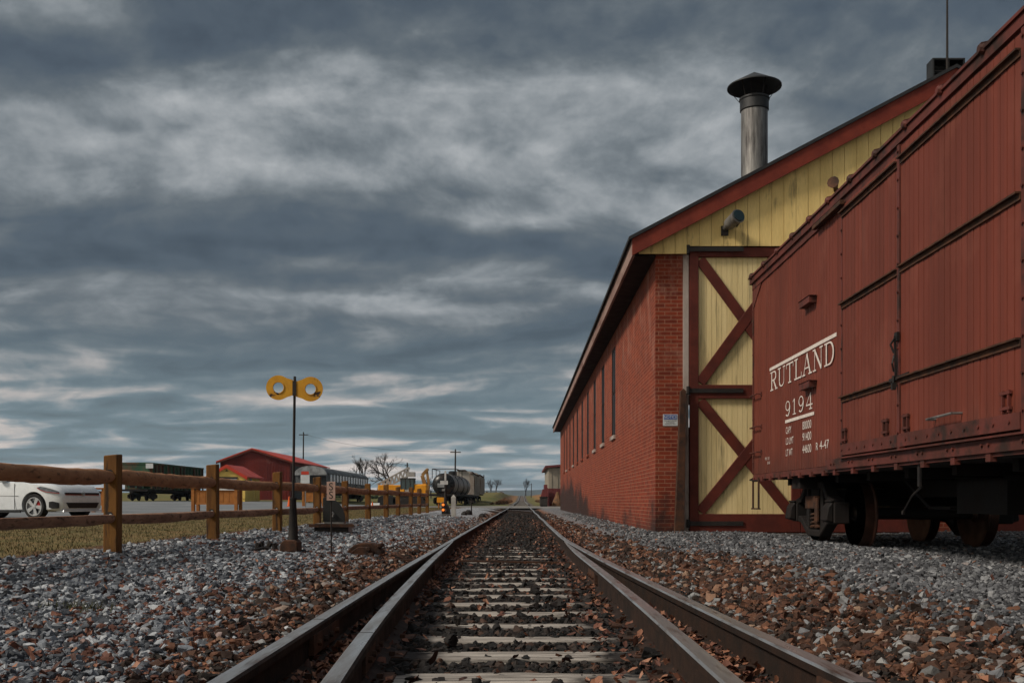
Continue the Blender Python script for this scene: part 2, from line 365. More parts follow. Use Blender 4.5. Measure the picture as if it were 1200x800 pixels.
M['st_brown'] = stonemat('brown_ballast', [(0, (.016,.012,.010)), (.35, (.045,.024,.017)), (.6, (.100,.044,.026)), (.78, (.19,.085,.048)), (.82, (.30,.20,.14)), (.86, (.15,.155,.17)), (.95, (.30,.30,.30)), (1, (.04,.04,.04))])
M['st_dark'] = stonemat('dark_ballast', [(0, (.005,.005,.005)), (.5, (.014,.012,.012)), (.85, (.032,.024,.021)), (1, (.085,.045,.031))])
m, t = newmat('dead_leaves'); a = t.new('ShaderNodeAttribute', attribute_name='tint')
col = t.ramp(a.outputs['Fac'], [(0, (.05,.022,.016)), (.35, (.13,.05,.034)), (.7, (.24,.105,.06)), (.9, (.36,.19,.13)), (1, (.42,.27,.20))])
M['leaf'] = finish(t, m, col, .7, 0, t.noise(obc(t), 60, 2), .2, .003)
m, t = newmat('dormant_grass'); a = t.new('ShaderNodeAttribute', attribute_name='tint')
col = t.ramp(a.outputs['Fac'], [(0, (.028,.034,.010)), (.35, (.062,.060,.020)), (.7, (.125,.088,.036)), (1, (.21,.145,.075))])
M['grassblade'] = finish(t, m, col, .8)

# ground sheet: zones by world position
m, t = newmat('ground_zones'); P = pos(t); x, y, z = t.xyz(P)
nx = t.noise(P, .9, 4, .6)
xw = t.math('ADD', x, t.math('MULTIPLY', t.math('SUBTRACT', nx, .5), .9))
stonen = t.new('ShaderNodeTexVoronoi'); t.put(stonen.inputs['Vector'], P); stonen.inputs['Scale'].default_value = 26
sc_ = t.xyz(stonen.outputs['Color'])[0]
grav = t.mix(t.mapr(sc_, .1, .9), (.10,.105,.12), (.40,.41,.44))
gravr = t.mix(t.mapr(sc_, .1, .9), (.06,.062,.07), (.24,.24,.255))  # right-hand gravel, boxcar shade painted into the darker tone
brown = t.mix(t.mapr(sc_, .1, .9), (.06,.035,.025), (.30,.135,.075))
dark = t.mix(t.mapr(sc_, .1, .9), (.012,.010,.010), (.045,.034,.030))
gn = t.noise(P, 1.6, 6, .65)
grass = t.mix(t.mapr(gn, .38, .6), (.085,.08,.026), (.20,.13,.058))
grass = t.mix(t.mapr(t.noise(P, .35, 3), .4, .6, 0, .6), grass, (.15,.115,.045))
soil = t.mix(gn, (.07,.035,.02), (.12,.06,.035))
def step(v, a, b): return t.mapr(v, a, b, 0, 1, True)
col = t.mix(step(xw, -4.55, -4.3), grass, soil)
col = t.mix(step(xw, -4.15, -3.95), col, grav)
col = t.mix(step(xw, -1.75, -1.35), col, brown)
col = t.mix(step(xw, -1.25, -1.0), col, dark)
col = t.mix(step(xw, .8, 1.2), col, brown)
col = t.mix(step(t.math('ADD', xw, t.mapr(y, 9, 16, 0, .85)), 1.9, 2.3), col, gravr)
field = t.mix(t.mapr(t.noise(P, .05, 5, .6), .42, .60), (.105,.105,.032), (.155,.125,.05))
yfar = t.math('ADD', y, t.math('MULTIPLY', t.math('SUBTRACT', nx, .5), 14))
col = t.mix(t.mapr(t.math('ADD', yfar, t.math('MULTIPLY', step(x, -6, -12), 45)), 92, 106), col, field)
col = t.mix(t.math('MULTIPLY', step(x, 2.5, 5), step(yfar, 120, 135)), col, (.21,.105,.045))
edge_ = t.math('MULTIPLY', t.math('MULTIPLY', step(x, -4.6, -3.6), step(x, -1, -2.2)), step(yfar, 125, 140))
col = t.mix(t.math('MULTIPLY', edge_, .8), col, (.21,.10,.05))
trk = t.math('MULTIPLY', t.math('MULTIPLY', step(x, -1.9, -1.3), step(x, 1.6, 1.0)), t.mapr(y, 100, 115))
col = t.mix(trk, col, (.11,.09,.08))
vh = t.math('SUBTRACT', 1, stonen.outputs['Distance'])
M['ground'] = finish(t, m, col, .95, 0, vh, .8, .03, .2)

# ------------------------------------------------------------ terrain
def sm(a, b, v):
    q = np.clip((v-a)/(b-a), 0, 1); return q*q*(3-2*q)
def G(X, Y):
    X = np.asarray(X, float); Y = np.asarray(Y, float)
    mid = np.interp(Y, [-50, 0, 100, 220, 400, 800, 3000], [0, 0, .17, .56, 3.0, 5.5, 14])
    fld = np.interp(Y, [-50, 0, 100, 125, 150, 200, 260, 400, 800, 3000], [0, 0, .17, .3, .75, 1.9, 3.1, 3.5, 5.5, 14])
    far = np.maximum(sm(-2.5, -6, X), sm(3, 6, X)*.8)
    base = mid + (fld-mid)*far
    lft = np.interp(Y, [-50, 0, 10, 25, 50, 100, 130, 200, 260, 400, 800, 3000], [0, .03, .04, .10, .16, .60, .85, 1.6, 3.0, 3.4, 5.4, 14])
    L = sm(-12, -26, X)
    base = base*(1-L) + (lft+.03)*L
    # track bed below the shoulders
    near = sm(95, 60, Y)
    sh = np.interp(X, [-60, -14, -4.1, -3.3, -1.9, -1.35, -1.15, .85, 1.15, 1.8, 2.3, 3.6, 4.2, 5.8, 7, 9, 60],
                      [.09, .09, .085, .03, -.05, -.11, -.155, -.155, -.10, -.02, .03, .03, -.03, -.03, .03, .04, .04])
    sh2 = np.interp(X, [-60, -14, -4.2, -3.0, -1.9, -1.2, .85, 1.6, 60], [.07, .07, .07, .05, .0, -.12, -.12, 0, .04])
    k = sm(14, 20, Y)
    s_ = sh*(1-k) + sh2*k
    return base + s_*near + (-.06)*(1-near)*(np.abs(X+.2) < 30)*0
xs = np.unique(np.concatenate([np.linspace(-6, 8, 141), np.linspace(-60, -6, 70), np.linspace(8, 60, 50), np.linspace(-6000, -60, 30), np.linspace(60, 6000, 30)]))
ys = np.unique(np.concatenate([np.linspace(-60, 0, 13), np.linspace(0, 30, 151), np.linspace(30, 130, 101), np.linspace(130, 420, 60), np.geomspace(420, 6500, 25)]))
XX, YY = np.meshgrid(xs, ys); ZZ = G(XX, YY)
def gridmesh(XX, YY, ZZ, name, mt, kind='structure'):
    h, w_ = XX.shape; vs = np.stack([XX, YY, ZZ], -1).reshape(-1, 3)
    i = np.arange(h*w_).reshape(h, w_); fs = np.stack([i[:-1,:-1], i[:-1,1:], i[1:,1:], i[1:,:-1]], -1).reshape(-1, 4)
    me = bpy.data.meshes.new(name); me.from_pydata(vs.tolist(), [], fs.tolist()); me.materials.append(mt)
    me.polygons.foreach_set('use_smooth', [True]*len(me.polygons))
    o = bpy.data.objects.new(name, me); C.objects.link(o); tag(o, kind=kind); return o
gridmesh(XX, YY, ZZ, 'ground', M['ground'])
# asphalt yard
uy = np.unique(np.concatenate([np.linspace(14, 100, 87)])); rows = []
ex = np.interp(uy, [14, 20, 24, 33, 60, 90, 100], [-40, -14.5, -12.4, -10.6, -11, -13, -16])
XX = np.stack([np.linspace(a, -75, 40) for a in ex]); YY = np.repeat(uy[:, None], 40, 1)
gridmesh(XX, YY, G(XX, YY)+.012, 'parking_lot', M['asphalt'])
# gravel road over the tracks
uy = np.linspace(70, 97, 28); XX, YY = np.meshgrid(np.linspace(-11, 60, 143), uy)
ZR = G(XX, YY)+.008; kk = (np.abs(XX+.19) < 1.6); ZR = np.where(kk, .0017*YY+.012, ZR)
gridmesh(XX, YY, ZR, 'road', M['road_gravel'])
# far hills
hx = np.linspace(-4200, 4200, 260)
hz = np.array([30 + 14*mnoise.noise((v/900, 1.3, 0)) + 5*mnoise.noise((v/220, 4.3, 0)) + 1.5*mnoise.noise((v/60, 7.3, 0)) for v in hx])
XX, YY = np.meshgrid(hx, np.linspace(2600, 3800, 7)); prof = np.array([0, .55, .9, 1, .9, .5, 0])
gridmesh(XX, YY, 11 + (hz[None, :]-11)*prof[:, None]*1.15, 'hills', M['hill'])

m, t = newmat('haze_air'); vo = t.new('ShaderNodeVolumePrincipled'); vo.inputs['Color'].default_value = (.62, .78, 1, 1); vo.inputs['Density'].default_value = .0001
t.l.new(vo.outputs[0], t.new('ShaderNodeOutputMaterial').inputs['Volume'])
tag(MB().box(-6100, 6100, -70, 6700, -2, 75).build('haze', m), kind='stuff')

# ------------------------------------------------------------ stones (instanced on points)
def stone_group(name, mt, sub=2, flat=.74):
    ng = bpy.data.node_groups.new(name, 'GeometryNodeTree')
    ng.interface.new_socket('Geometry', in_out='INPUT', socket_type='NodeSocketGeometry')
    ng.interface.new_socket('Geometry', in_out='OUTPUT', socket_type='NodeSocketGeometry')
    N = ng.nodes.new; L = ng.links.new
    gi = N('NodeGroupInput'); go = N('NodeGroupOutput'); jn = N('GeometryNodeJoinGeometry')
    for k in range(7):
        ic = N('GeometryNodeMeshIcoSphere'); ic.inputs['Radius'].default_value = 1; ic.inputs['Subdivisions'].default_value = sub
        ps = N('GeometryNodeInputPosition'); nz = N('ShaderNodeTexNoise'); nz.noise_dimensions = '4D'
        nz.inputs['W'].default_value = k*7.31+1; nz.inputs['Scale'].default_value = .95; nz.inputs['Detail'].default_value = 1.5
        L(ps.outputs[0], nz.inputs['Vector'])
        su = N('ShaderNodeVectorMath'); su.operation = 'SUBTRACT'; L(nz.outputs['Color'], su.inputs[0]); su.inputs[1].default_value = (.5,.5,.5)
        ml = N('ShaderNodeVectorMath'); ml.operation = 'SCALE'; L(su.outputs[0], ml.inputs[0]); ml.inputs['Scale'].default_value = 2.6
        # chop: clamp coordinates so flat facets form
        ad = N('ShaderNodeVectorMath'); ad.operation = 'ADD'; L(ps.outputs[0], ad.inputs[0]); L(ml.outputs[0], ad.inputs[1])
        mn = N('ShaderNodeVectorMath'); mn.operation = 'MINIMUM'; L(ad.outputs[0], mn.inputs[0]); mn.inputs[1].default_value = (.7+.05*k, .9-.04*k, .62+.04*k)
        mxx = N('ShaderNodeVectorMath'); mxx.operation = 'MAXIMUM'; L(mn.outputs[0], mxx.inputs[0]); mxx.inputs[1].default_value = (-.9+.05*k, -.62-.04*k, -.72)
        sc = N('ShaderNodeVectorMath'); sc.operation = 'MULTIPLY'; L(mxx.outputs[0], sc.inputs[0]); sc.inputs[1].default_value = (1, .78, flat)
        sp = N('GeometryNodeSetPosition'); L(ic.outputs[0], sp.inputs[0]); L(sc.outputs[0], sp.inputs['Position'])
        sf = N('GeometryNodeSetShadeSmooth'); L(sp.outputs[0], sf.inputs[0]); sf.inputs['Shade Smooth'].default_value = False
        mt_ = N('GeometryNodeSetMaterial'); L(sf.outputs[0], mt_.inputs[0]); mt_.inputs['Material'].default_value = mt
        gt = N('GeometryNodeGeometryToInstance'); L(mt_.outputs[0], gt.inputs[0]); L(gt.outputs[0], jn.inputs[0])
    ip = N('GeometryNodeInstanceOnPoints'); L(gi.outputs[0], ip.inputs['Points']); L(jn.outputs[0], ip.inputs['Instance'])
    ip.inputs['Pick Instance'].default_value = True
    def at(nm, ty):
        a = N('GeometryNodeInputNamedAttribute'); a.data_type = ty; a.inputs['Name'].default_value = nm; return a.outputs[0]
    L(at('pick', 'INT'), ip.inputs['Instance Index']); L(at('rotv', 'FLOAT_VECTOR'), ip.inputs['Rotation']); L(at('sclv', 'FLOAT_VECTOR'), ip.inputs['Scale'])
    L(ip.outputs[0], go.inputs[0]); return ng
def stones(name, label, cat, mt, pts, size, tint, sub=2):
    n = len(pts); me = bpy.data.meshes.new(name); me.vertices.add(n); me.vertices.foreach_set('co', pts.astype(np.float32).ravel())
    def att(nm, ty, data, key):
        a = me.attributes.new(nm, ty, 'POINT'); a.data.foreach_set(key, data)
    att('tint', 'FLOAT', tint.astype(np.float32), 'value')
    att('pick', 'INT', rng.integers(0, 7, n).astype(np.int32), 'value')
    rv = np.stack([rng.normal(0, .45, n), rng.normal(0, .45, n), rng.uniform(0, 6.28, n)], -1).astype(np.float32)
    att('rotv', 'FLOAT_VECTOR', rv.ravel(), 'vector')
    sv = (size[:, None]*rng.uniform(.75, 1.25, (n, 3))).astype(np.float32)
    att('sclv', 'FLOAT_VECTOR', sv.ravel(), 'vector')
    me.materials.append(mt)
    o = bpy.data.objects.new(name, me); C.objects.link(o); tag(o, label, cat, kind='stuff')
    md = o.modifiers.new('scatter', 'NODES'); md.node_group = stone_group(name+'_scatter', mt, sub); return o
def scatter(x0, x1, y0, y1, cell, keep):
    gx = np.arange(x0, x1, cell); gy = np.arange(y0, y1, cell); A, B = np.meshgrid(gx, gy)
    A = A.ravel() + rng.uniform(-.5, .5, A.size)*cell; B = B.ravel() + rng.uniform(-.5, .5, B.size)*cell
    k = (np.abs(A) < B*.56+.35) & keep(A, B); return A[k], B[k]
def vn(A, B, s, o=0):   # cheap smooth noise
    return (np.sin(A*s*1.7+o)*np.cos(B*s*1.3+o*2)+np.sin(A*s*3.1+B*s*2.3+o*3)*.6+np.cos(B*s*4.3-A*s*1.9+o)*.4)/2
def bands(edges_near):
    pass
zl = lambda A, B: np.interp(B, [2, 3.2, 6, 10, 15, 30], [-1.15, -1.3, -1.72, -1.8, -1.55, -1.3]) - .12*vn(A, B, 1.6)   # gravel / brown edge on the left
zr = lambda A, B: np.interp(B, [2, 5, 8, 9.7, 11.5, 14, 18, 26, 40], [2.0, 2.0, 2.1, 2.05, 1.6, 1.4, 1.2, 1.07, 1.0]) + .14*vn(A, B, 1.4, 2)
TIES = []; _y = 1.6
_r = random.Random(11)
while _y < 42: TIES.append(_y); _y += .56*_r.uniform(.9, 1.1)
TA = np.array(TIES+[1e3])
def tie_gap(B): return np.abs(B[:, None]-TA[None]).min(1)
def make_stones(name, label, cat, mt, x0, x1, keep, cell, size, tintf, ys_=(2.0, 6, 11, 19, 32)):
    allp, alls, allt = [], [], []
    for i in range(len(ys_)-1):
        g_ = 1 + .16*i; c = cell*g_
        A, B = scatter(x0, x1, ys_[i], ys_[i+1], c, keep)
        s_ = size*g_*np.clip(rng.lognormal(-.05, .42, A.size), .4, 2.4)
        z_ = G(A, B) + s_*.25
        allp.append(np.stack([A, B, z_], -1)); alls.append(s_); allt.append(tintf(A, B))
    return stones(name, label, cat, mt, np.concatenate(allp), np.concatenate(alls), np.concatenate(allt))
u = lambda A: rng.uniform(0, 1, A.size)
make_stones('gravel', 'pale grey crushed gravel between the log fence and the track', 'gravel', M['st_grey'], -4.3, -1.1,
    lambda A, B: (A > -4.1+.12*vn(A, B, 2.2)) & (A < zl(A, B)+rng.normal(0, .16, A.size)), .0245, .0150,
    lambda A, B: np.clip(u(A)*.93 + .10*(u(A) < .5+.0*A)*0 + np.where(u(A) < .07+.13*sm(-2.6, -1.8, A), .95, 0), 0, 1))
make_stones('fine_gravel', 'fine darker grey gravel, boxcar shade painted in, beside and under the red boxcar', 'gravel', M['st_shaded'], 1.6, 9.5,
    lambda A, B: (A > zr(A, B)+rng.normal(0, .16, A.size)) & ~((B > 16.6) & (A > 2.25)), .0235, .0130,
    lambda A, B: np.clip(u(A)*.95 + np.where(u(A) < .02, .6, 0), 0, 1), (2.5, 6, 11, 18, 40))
make_stones('ballast', 'rust brown ballast stones along both sides of the turnout', 'ballast stones', M['st_brown'], -2.9, 3.3,
    lambda A, B: (((A > zl(A, B)+rng.normal(0, .14, A.size)) & (A < -1.0)) | ((A > .92+.035*np.clip(12-B, 0, 12)) & (A < zr(A, B)+rng.normal(0, .14, A.size)))), .029, .0180,
    lambda A, B: np.clip(u(A)-.12*(rng.uniform(0, 1, A.size) < .25), 0, 1), (1.8, 6, 11, 19, 45))
make_stones('dark_ballast', 'sooty black ballast stones filling the cribs between the sleepers', 'ballast stones', M['st_dark'], -1.3, 1.25,
    lambda A, B: (A > -1.12) & (A < .95+.03*np.clip(12-B, 0, 12)) & ((tie_gap(B) > .088+.04*sm(6, 12, B)+.035*rng.normal(0, 1, A.size)) | (np.abs(A+.03) > .44+.20*rng.normal(0, 1, A.size))), .027, .0165,
    lambda A, B: u(A), (1.6, 6, 11, 19, 60))
# some bigger lumps in the foreground cribs
A = rng.uniform(-.8, .7, 26); B = 2.6+rng.uniform(0, 1, 26)**1.6*9
stones('coal_lumps', 'larger black stones lying over the foreground sleepers', 'stones', M['st_dark'],
       np.stack([A, B, G(A, B)+.05], -1), rng.uniform(.025, .05, 26), rng.uniform(0, .7, 26), 3)

# leaves
def leafmesh(name, label, cat, mt, A, B, zoff, size, tint):
    n = len(A); out = np.array([[-1,0],[-.55,.42],[0,.5],[.6,.3],[1,0],[.6,-.3],[0,-.5],[-.55,-.42],[0,0]], float)
    a = rng.uniform(0, 6.28, n); s_ = size*rng.uniform(.6, 1.4, n)
    ca, sa = np.cos(a), np.sin(a)
    lx = out[None,:,0]*s_[:,None]*(1+rng.normal(0,.15,(n,9))); ly = out[None,:,1]*s_[:,None]*(1+rng.normal(0,.3,(n,9)))
    curl = rng.uniform(-.1, .9, n)[:,None]; lz = curl*(ly**2*1.6+lx**2*.35)/s_[:,None] + rng.normal(0,.13,(n,9))*s_[:,None]
    tx = rng.normal(0,.45,n)[:,None]; ty = rng.normal(0,.45,n)[:,None]; lz = lz+lx*tx+ly*ty
    Z = G(A, B)+zoff
    V = np.stack([A[:,None]+lx*ca[:,None]-ly*sa[:,None], B[:,None]+lx*sa[:,None]+ly*ca[:,None], Z[:,None]+lz+s_[:,None]*.25], -1).reshape(-1,3)
    tri = np.array([[8,k,(k+1)%8] for k in range(8)]); Fc = (tri[None]+9*np.arange(n)[:,None,None]).reshape(-1,3)
    me = bpy.data.meshes.new(name); me.from_pydata(V.tolist(), [], Fc.tolist()); me.materials.append(mt)
    at_ = me.attributes.new('tint', 'FLOAT', 'FACE'); at_.data.foreach_set('value', np.repeat(tint, 8).astype(np.float32))
    o = bpy.data.objects.new(name, me); C.objects.link(o); return tag(o, label, cat, kind='stuff')
n = 6500
A = np.concatenate([rng.uniform(-1.0, 1.0, n), rng.normal(-.80, .09, 3000), rng.normal(.78, .10, 3000)]); B = 2.2+rng.uniform(0, 1, len(A))**1.7*30
k = rng.uniform(0, 1, len(A)) < (.10+.9*sm(.30, .62, np.abs(A+.17))); A, B = A[k], B[k]
leafmesh('leaf_litter', 'dry brown leaves caught along the rails of the track', 'leaves', M['leaf'], A, B, .035, .021, rng.uniform(0, .85, len(A)))
A = np.concatenate([rng.uniform(-3.6, -1.0, 900), rng.normal(-1.7, .4, 700), rng.normal(1.6, .4, 600), rng.uniform(1.2, 4, 120)]); B = 2.5+rng.uniform(0, 1, len(A))**1.6*22
k = (np.abs(A) < B*.56+.3); A, B = A[k], B[k]
leafmesh('fallen_leaves', 'scattered russet leaves over the gravel beside the track', 'leaves', M['leaf'], A, B, .03, .017, rng.uniform(0, .8, len(A)))
# grass
def blades(name, label, A, B, hgt, wid, tint):
    n = len(A); a = rng.uniform(0, 6.28, n); h_ = hgt*rng.uniform(.4, 1.3, n); w_ = wid*rng.uniform(.7, 1.4, n)
    Z = G(A, B); lx, ly = rng.normal(0, .6, n)*h_, rng.normal(0, .6, n)*h_
    V = np.stack([np.stack([A-np.cos(a)*w_, B-np.sin(a)*w_, Z-.01], -1), np.stack([A+np.cos(a)*w_, B+np.sin(a)*w_, Z-.01], -1), np.stack([A+lx, B+ly, Z+h_], -1)], 1).reshape(-1, 3)
    Fc = np.arange(3*n).reshape(-1, 3); me = bpy.data.meshes.new(name); me.from_pydata(V.tolist(), [], Fc.tolist()); me.materials.append(M['grassblade'])
    at_ = me.attributes.new('tint', 'FLOAT', 'FACE'); at_.data.foreach_set('value', tint.astype(np.float32))
    o = bpy.data.objects.new(name, me); C.objects.link(o); return tag(o, label, 'grass', kind='stuff')
n = 130000
B = 7+rng.uniform(0, 1, n)**1.7*65; A = rng.uniform(-14, -4.1, n)
k = (A > -.54*B-.6) & (A < -4.25+.2*vn(A, B, 2)) & ~((A < np.interp(B, [14, 20, 24, 33, 60, 90], [-40, -14.5, -12.4, -10.6, -11, -13]))) & (vn(A, B, 2.6, 1)+rng.uniform(-.6, .9, n) > -.35); A, B = A[k], B[k]
blades('grass', 'short patchy winter grass between the fence and the parking lot', A, B, .030, .006, np.clip(.45+.35*vn(A, B, 1.1)+rng.normal(0, .25, len(A)), 0, 1))
A = np.array([-2.35+rng.normal(0, .09) for _ in range(220)]); B = np.array([5.3+rng.normal(0, .06) for _ in range(220)])
blades('grass_tuft', 'small green tuft growing alone in the left gravel', A, B, .05, .004, rng.uniform(0, .4, 220))

# ------------------------------------------------------------ turnout track
RZ = lambda Y: .03+.0017*Y
def rail_mesh(pts, mb, taper=False):
    prof = [(-.07,-.165,1),(.07,-.165,1),(.07,-.155,1),(.012,-.135,1),(.012,-.045,1),(.033,-.036,1),(.036,-.008,1),(.028,0,0),(-.028,0,1),(-.036,-.008,1),(-.033,-.036,1),(-.012,-.045,1),(-.012,-.135,1),(-.07,-.155,1)]
    n = len(prof); vs = []; N = len(pts)
    for i, (x_, y_) in enumerate(pts):
        a = Vector(pts[max(i-1,0)]); b = Vector(pts[min(i+1,N-1)]); d_ = (b-a).normalized(); nx_ = (d_.y, -d_.x)
        k = min(1, .18+i*.14) if taper else 1
        for (u_, v_, _) in prof: vs.append((x_+nx_[0]*u_*k, y_+nx_[1]*u_*k, RZ(y_)+v_))
    fs, ms = [], []
    for i in range(N-1):
        for j in range(n):
            fs.append((i*n+j, i*n+(j+1)%n, (i+1)*n+(j+1)%n, (i+1)*n+j)); ms.append(0 if prof[j][0] in (.028,.036) and prof[j][1] > -.01 else 1)
    fs += [tuple(range(n)), tuple((N-1)*n+q for q in range(n))]; ms += [1, 1]
    o = len(mb.v); mb.v += vs; mb.f += [tuple(q+o for q in f_) for f_ in fs]; mb.m += ms
def curve(keys, y0, y1, st=.5, rev=False):
    Ys = np.arange(y0, y1+.01, st); ky = [k_[0] for k_ in keys]; kx = [k_[1] for k_ in keys]
    Xs = np.interp(Ys, ky, kx)
    for _ in range(6): Xs[1:-1] = (Xs[:-2]+2*Xs[1:-1]+Xs[2:])/4
    r_ = list(zip(Xs.tolist(), Ys.tolist())); return r_[::-1] if rev else r_
tr = thing('railway_track', (-.17, 0, 0), 'weathered turnout track running from the foreground to the gravel road crossing', 'railway track')
WOB = [(22, 0), (26, .018), (31, -.012), (37, .015), (44, -.02), (52, .02), (60, 0), (100, .03)]
LK = [(-2, -.86), (1, -.87), (3, -.892), (5, -.915), (8, -.935), (13, -.935), (16, -.94)] + [(a, -.945+b) for a, b in WOB]
RK = [(-2, 1.34), (0, 1.17), (1.5, 1.09), (2.89, .998), (5.43, .874), (8.7, .731), (10.85, .66), (12.6, .605), (14, .578)] + [(a, .562+b) for a, b in WOB]
RI = [(-2, .62), (2.9, .619), (4.8, .623), (7.5, .600), (9.7, .568), (12.4, .545), (13.2, .556)]
LI = [(-2, -.20), (0, -.36), (1.5, -.46), (2.89, -.56), (4.1, -.640), (7.4, -.765), (9.5, -.825), (11.5, -.868), (13.2, -.905)]
for nm, K, y1, tp, st in (('rail', LK, 72, 0, .5), ('rail', RK, 72, 0, .5), ('switch_rail', RI, 13, 1, .5), ('switch_rail', LI, 13, 1, .5)):
    mb = MB(); rail_mesh(curve(K, -2, y1, st, rev=True), mb, tp)
    o = mb.build(nm, [M['steel'], M['rail_side']], tr, smooth=True)
mb = MB(); rail_mesh([(a[0], a[1]) for a in curve(LK, 72, 100, 2)], mb); mb.build('rail', [M['steel'], M['rail_side']], tr)
mb = MB(); rail_mesh([(a[0], a[1]) for a in curve(RK, 72, 100, 2)], mb); mb.build('rail', [M['steel'], M['rail_side']], tr)
# joint bars
for (K, Y, s_) in ((LK, 4.45, 1), (LI, 4.0, 1), (RI, 8.0, -1), (RK, 2.9, -1), (LI, 9.0, 1)):
    X = np.interp(Y, [k_[0] for k_ in K], [k_[1] for k_ in K]); sl_ = np.interp(Y+.3, [k_[0] for k_ in K], [k_[1] for k_ in K])-X
    mb = MB()
    for s in (-1, 1): mb.bar((X-sl_+s*.026, Y-.3, RZ(Y)-.075), (X+sl_+s*.026, Y+.3, RZ(Y)-.075), .024, .085)
    for q in (-.21, -.07, .07, .21): mb.tube([(X+sl_*q/.3-.055, Y+q, RZ(Y)-.075), (X+sl_*q/.3+.055, Y+q, RZ(Y)-.075)], .014, 6)
    mb.bar((X+sl_*.0-.034, Y-.0, RZ(Y)+.0006), (X+.034, Y, RZ(Y)+.0006), .004, .0012, 1)
    mb.build('joint_bar', [M['rust'], M['black_paint']], tr)
for Y in TIES:
    L_ = 1.34+(.22 if Y < 13 else 0)*random.uniform(.5, 1); cx = -.17+.02*random.uniform(-1, 1)+(.06 if Y < 10 else 0)
    zt = RZ(Y)-.163 + random.uniform(-.012, .006); yaw = random.uniform(-.012, .012); wd = random.uniform(.19, .235)
    mb = MB(); nx_ = 22
    for j, (zz_, yy_) in enumerate(((-.16, -wd/2), (0-.006, -wd/2), (0, -wd/2+.012), (0, 0), (0, wd/2-.012), (-.006, wd/2), (-.16, wd/2))):
        for i in range(nx_+1):
            xq = cx-L_+2*L_*i/nx_; nn = mnoise.noise((xq*3, Y*5+yy_*14, 3))*.007
            mb.v.append((xq, Y+yy_+yaw*(xq-cx)+mnoise.noise((xq*2, Y*3, 9))*.01, zt+zz_+(nn if zz_ > -.1 else 0)))
    for j in range(6):
        for i in range(nx_): mb.f.append((j*(nx_+1)+i, j*(nx_+1)+i+1, (j+1)*(nx_+1)+i+1, (j+1)*(nx_+1)+i)); mb.m.append(0)
    mb.build('sleeper', M['tie'], tr)
    if Y < 16:      # tie plates and spikes under each rail
        for K in (LK, RK)+((RI, LI) if Y < 9.5 else ()):
            pl = MB()
            X = np.interp(Y, [k_[0] for k_ in K], [k_[1] for k_ in K])
            pl.box(X-.13, X+.13, Y-.09, Y+.09, RZ(Y)-.168+.004*(K in (RI, LI)), RZ(Y)-.158+.004*(K in (RI, LI)))
            for sx in (-1, 1): pl.box(X+sx*.078-.012, X+sx*.078+.012, Y-.05*sx-.012, Y-.05*sx+.012, RZ(Y)-.16, RZ(Y)-.135)
            pl.build('tie_plate', M['rust'], tr)
# switch rod under the points
mb = MB(); mb.bar((-2.25, 10.82, -.05), (.55, 10.82, -.10), .05, .02); mb.build('throw_rod', M['rust'], tr)
# second, farther turnout: rails crossing to the left siding
tr2 = thing('railway_track', (-6, 60, .1), 'siding track curving off to the left beyond the small far switch stand', 'railway track')
for off in (0, 1.505):
    mb = MB(); pts = [(-.9+off-((y_-43)**1.6)*.022*(1 if y_ > 43 else 0), y_) for y_ in np.linspace(43+off*2, 80, 40)]
    n0 = len(mb.v); rail_mesh(pts, mb); mb.v = [(a, b, c+.004) for a, b, c in mb.v]; mb.build('rail', [M['steel'], M['rail_side']], tr2)
# far main line beyond the crossing
tr3 = thing('railway_track', (-.19, 100, .2), 'distant main line climbing between the fields beyond the crossing', 'railway track')
for X in (-.94, .565):
    mb = MB(); mb.v = []
    ysq = np.concatenate([np.linspace(100, 220, 20), np.linspace(230, 420, 20)])
    for i in range(len(ysq)-1):
        a, b = ysq[i], ysq[i+1]; mb.bar((X, a, float(G(0, a))+.12), (X, b, float(G(0, b))+.12), .09, .14)
    mb.build('rail', M['steel'], tr3)
mb = MB()
for Y in np.arange(102, 240, 2.2): mb.box(-1.4, 1.0, Y-.3, Y+.3, float(G(0, Y))-.05, float(G(0, Y+.3))+.03)
tag(mb.build('sleeper_row', M['road_gravel'], tr3), kind='stuff')

# ------------------------------------------------------------ engine house
BY0, BY1, BX0, BX1, BZ = 16.9, 59, 2.26, 12.25, .02
RX = 7.25
bh = thing('engine_house', (7.25, 38, 0), 'long red brick engine house with yellow board gable', 'building')
mb = MB(); wins = [24.65+3.22*i for i in range(10)]; WZ0, WZ1, WW = 2.18, 4.36, .95; th = .36
mb.box(BX0, BX0+th, BY0, BY1, BZ-.3, WZ0); mb.box(BX0, BX0+th, BY0, BY1, WZ1, 4.95)
ye = BY0
for wy in wins+[None]:
    y1 = (wy-WW/2) if wy else BY1
    mb.box(BX0, BX0+th, ye, y1, WZ0, WZ1); ye = wy+WW/2 if wy else 0
mb.box(BX0+th, 2.80, BY0, BY0+.36, BZ-.3, 4.76)               # front piers
mb.box(6.62, 7.88, BY0, BY0+.36, BZ-.3, 4.76); mb.box(11.7, BX1, BY0, BY0+.36, BZ-.3, 4.76)
mb.box(2.80, 6.62, BY0+.05, BY0+.36, 4.60, 4.76); mb.box(7.88, 11.7, BY0+.05, BY0+.36, 4.60, 4.76)
mb.box(BX1-.36, BX1, BY0+.36, BY1-.36, BZ-.3, 4.95); mb.box(BX0+th, BX1, BY1-.36, BY1, BZ-.3, 4.95)
mb.build('wall', M['brick'], bh)
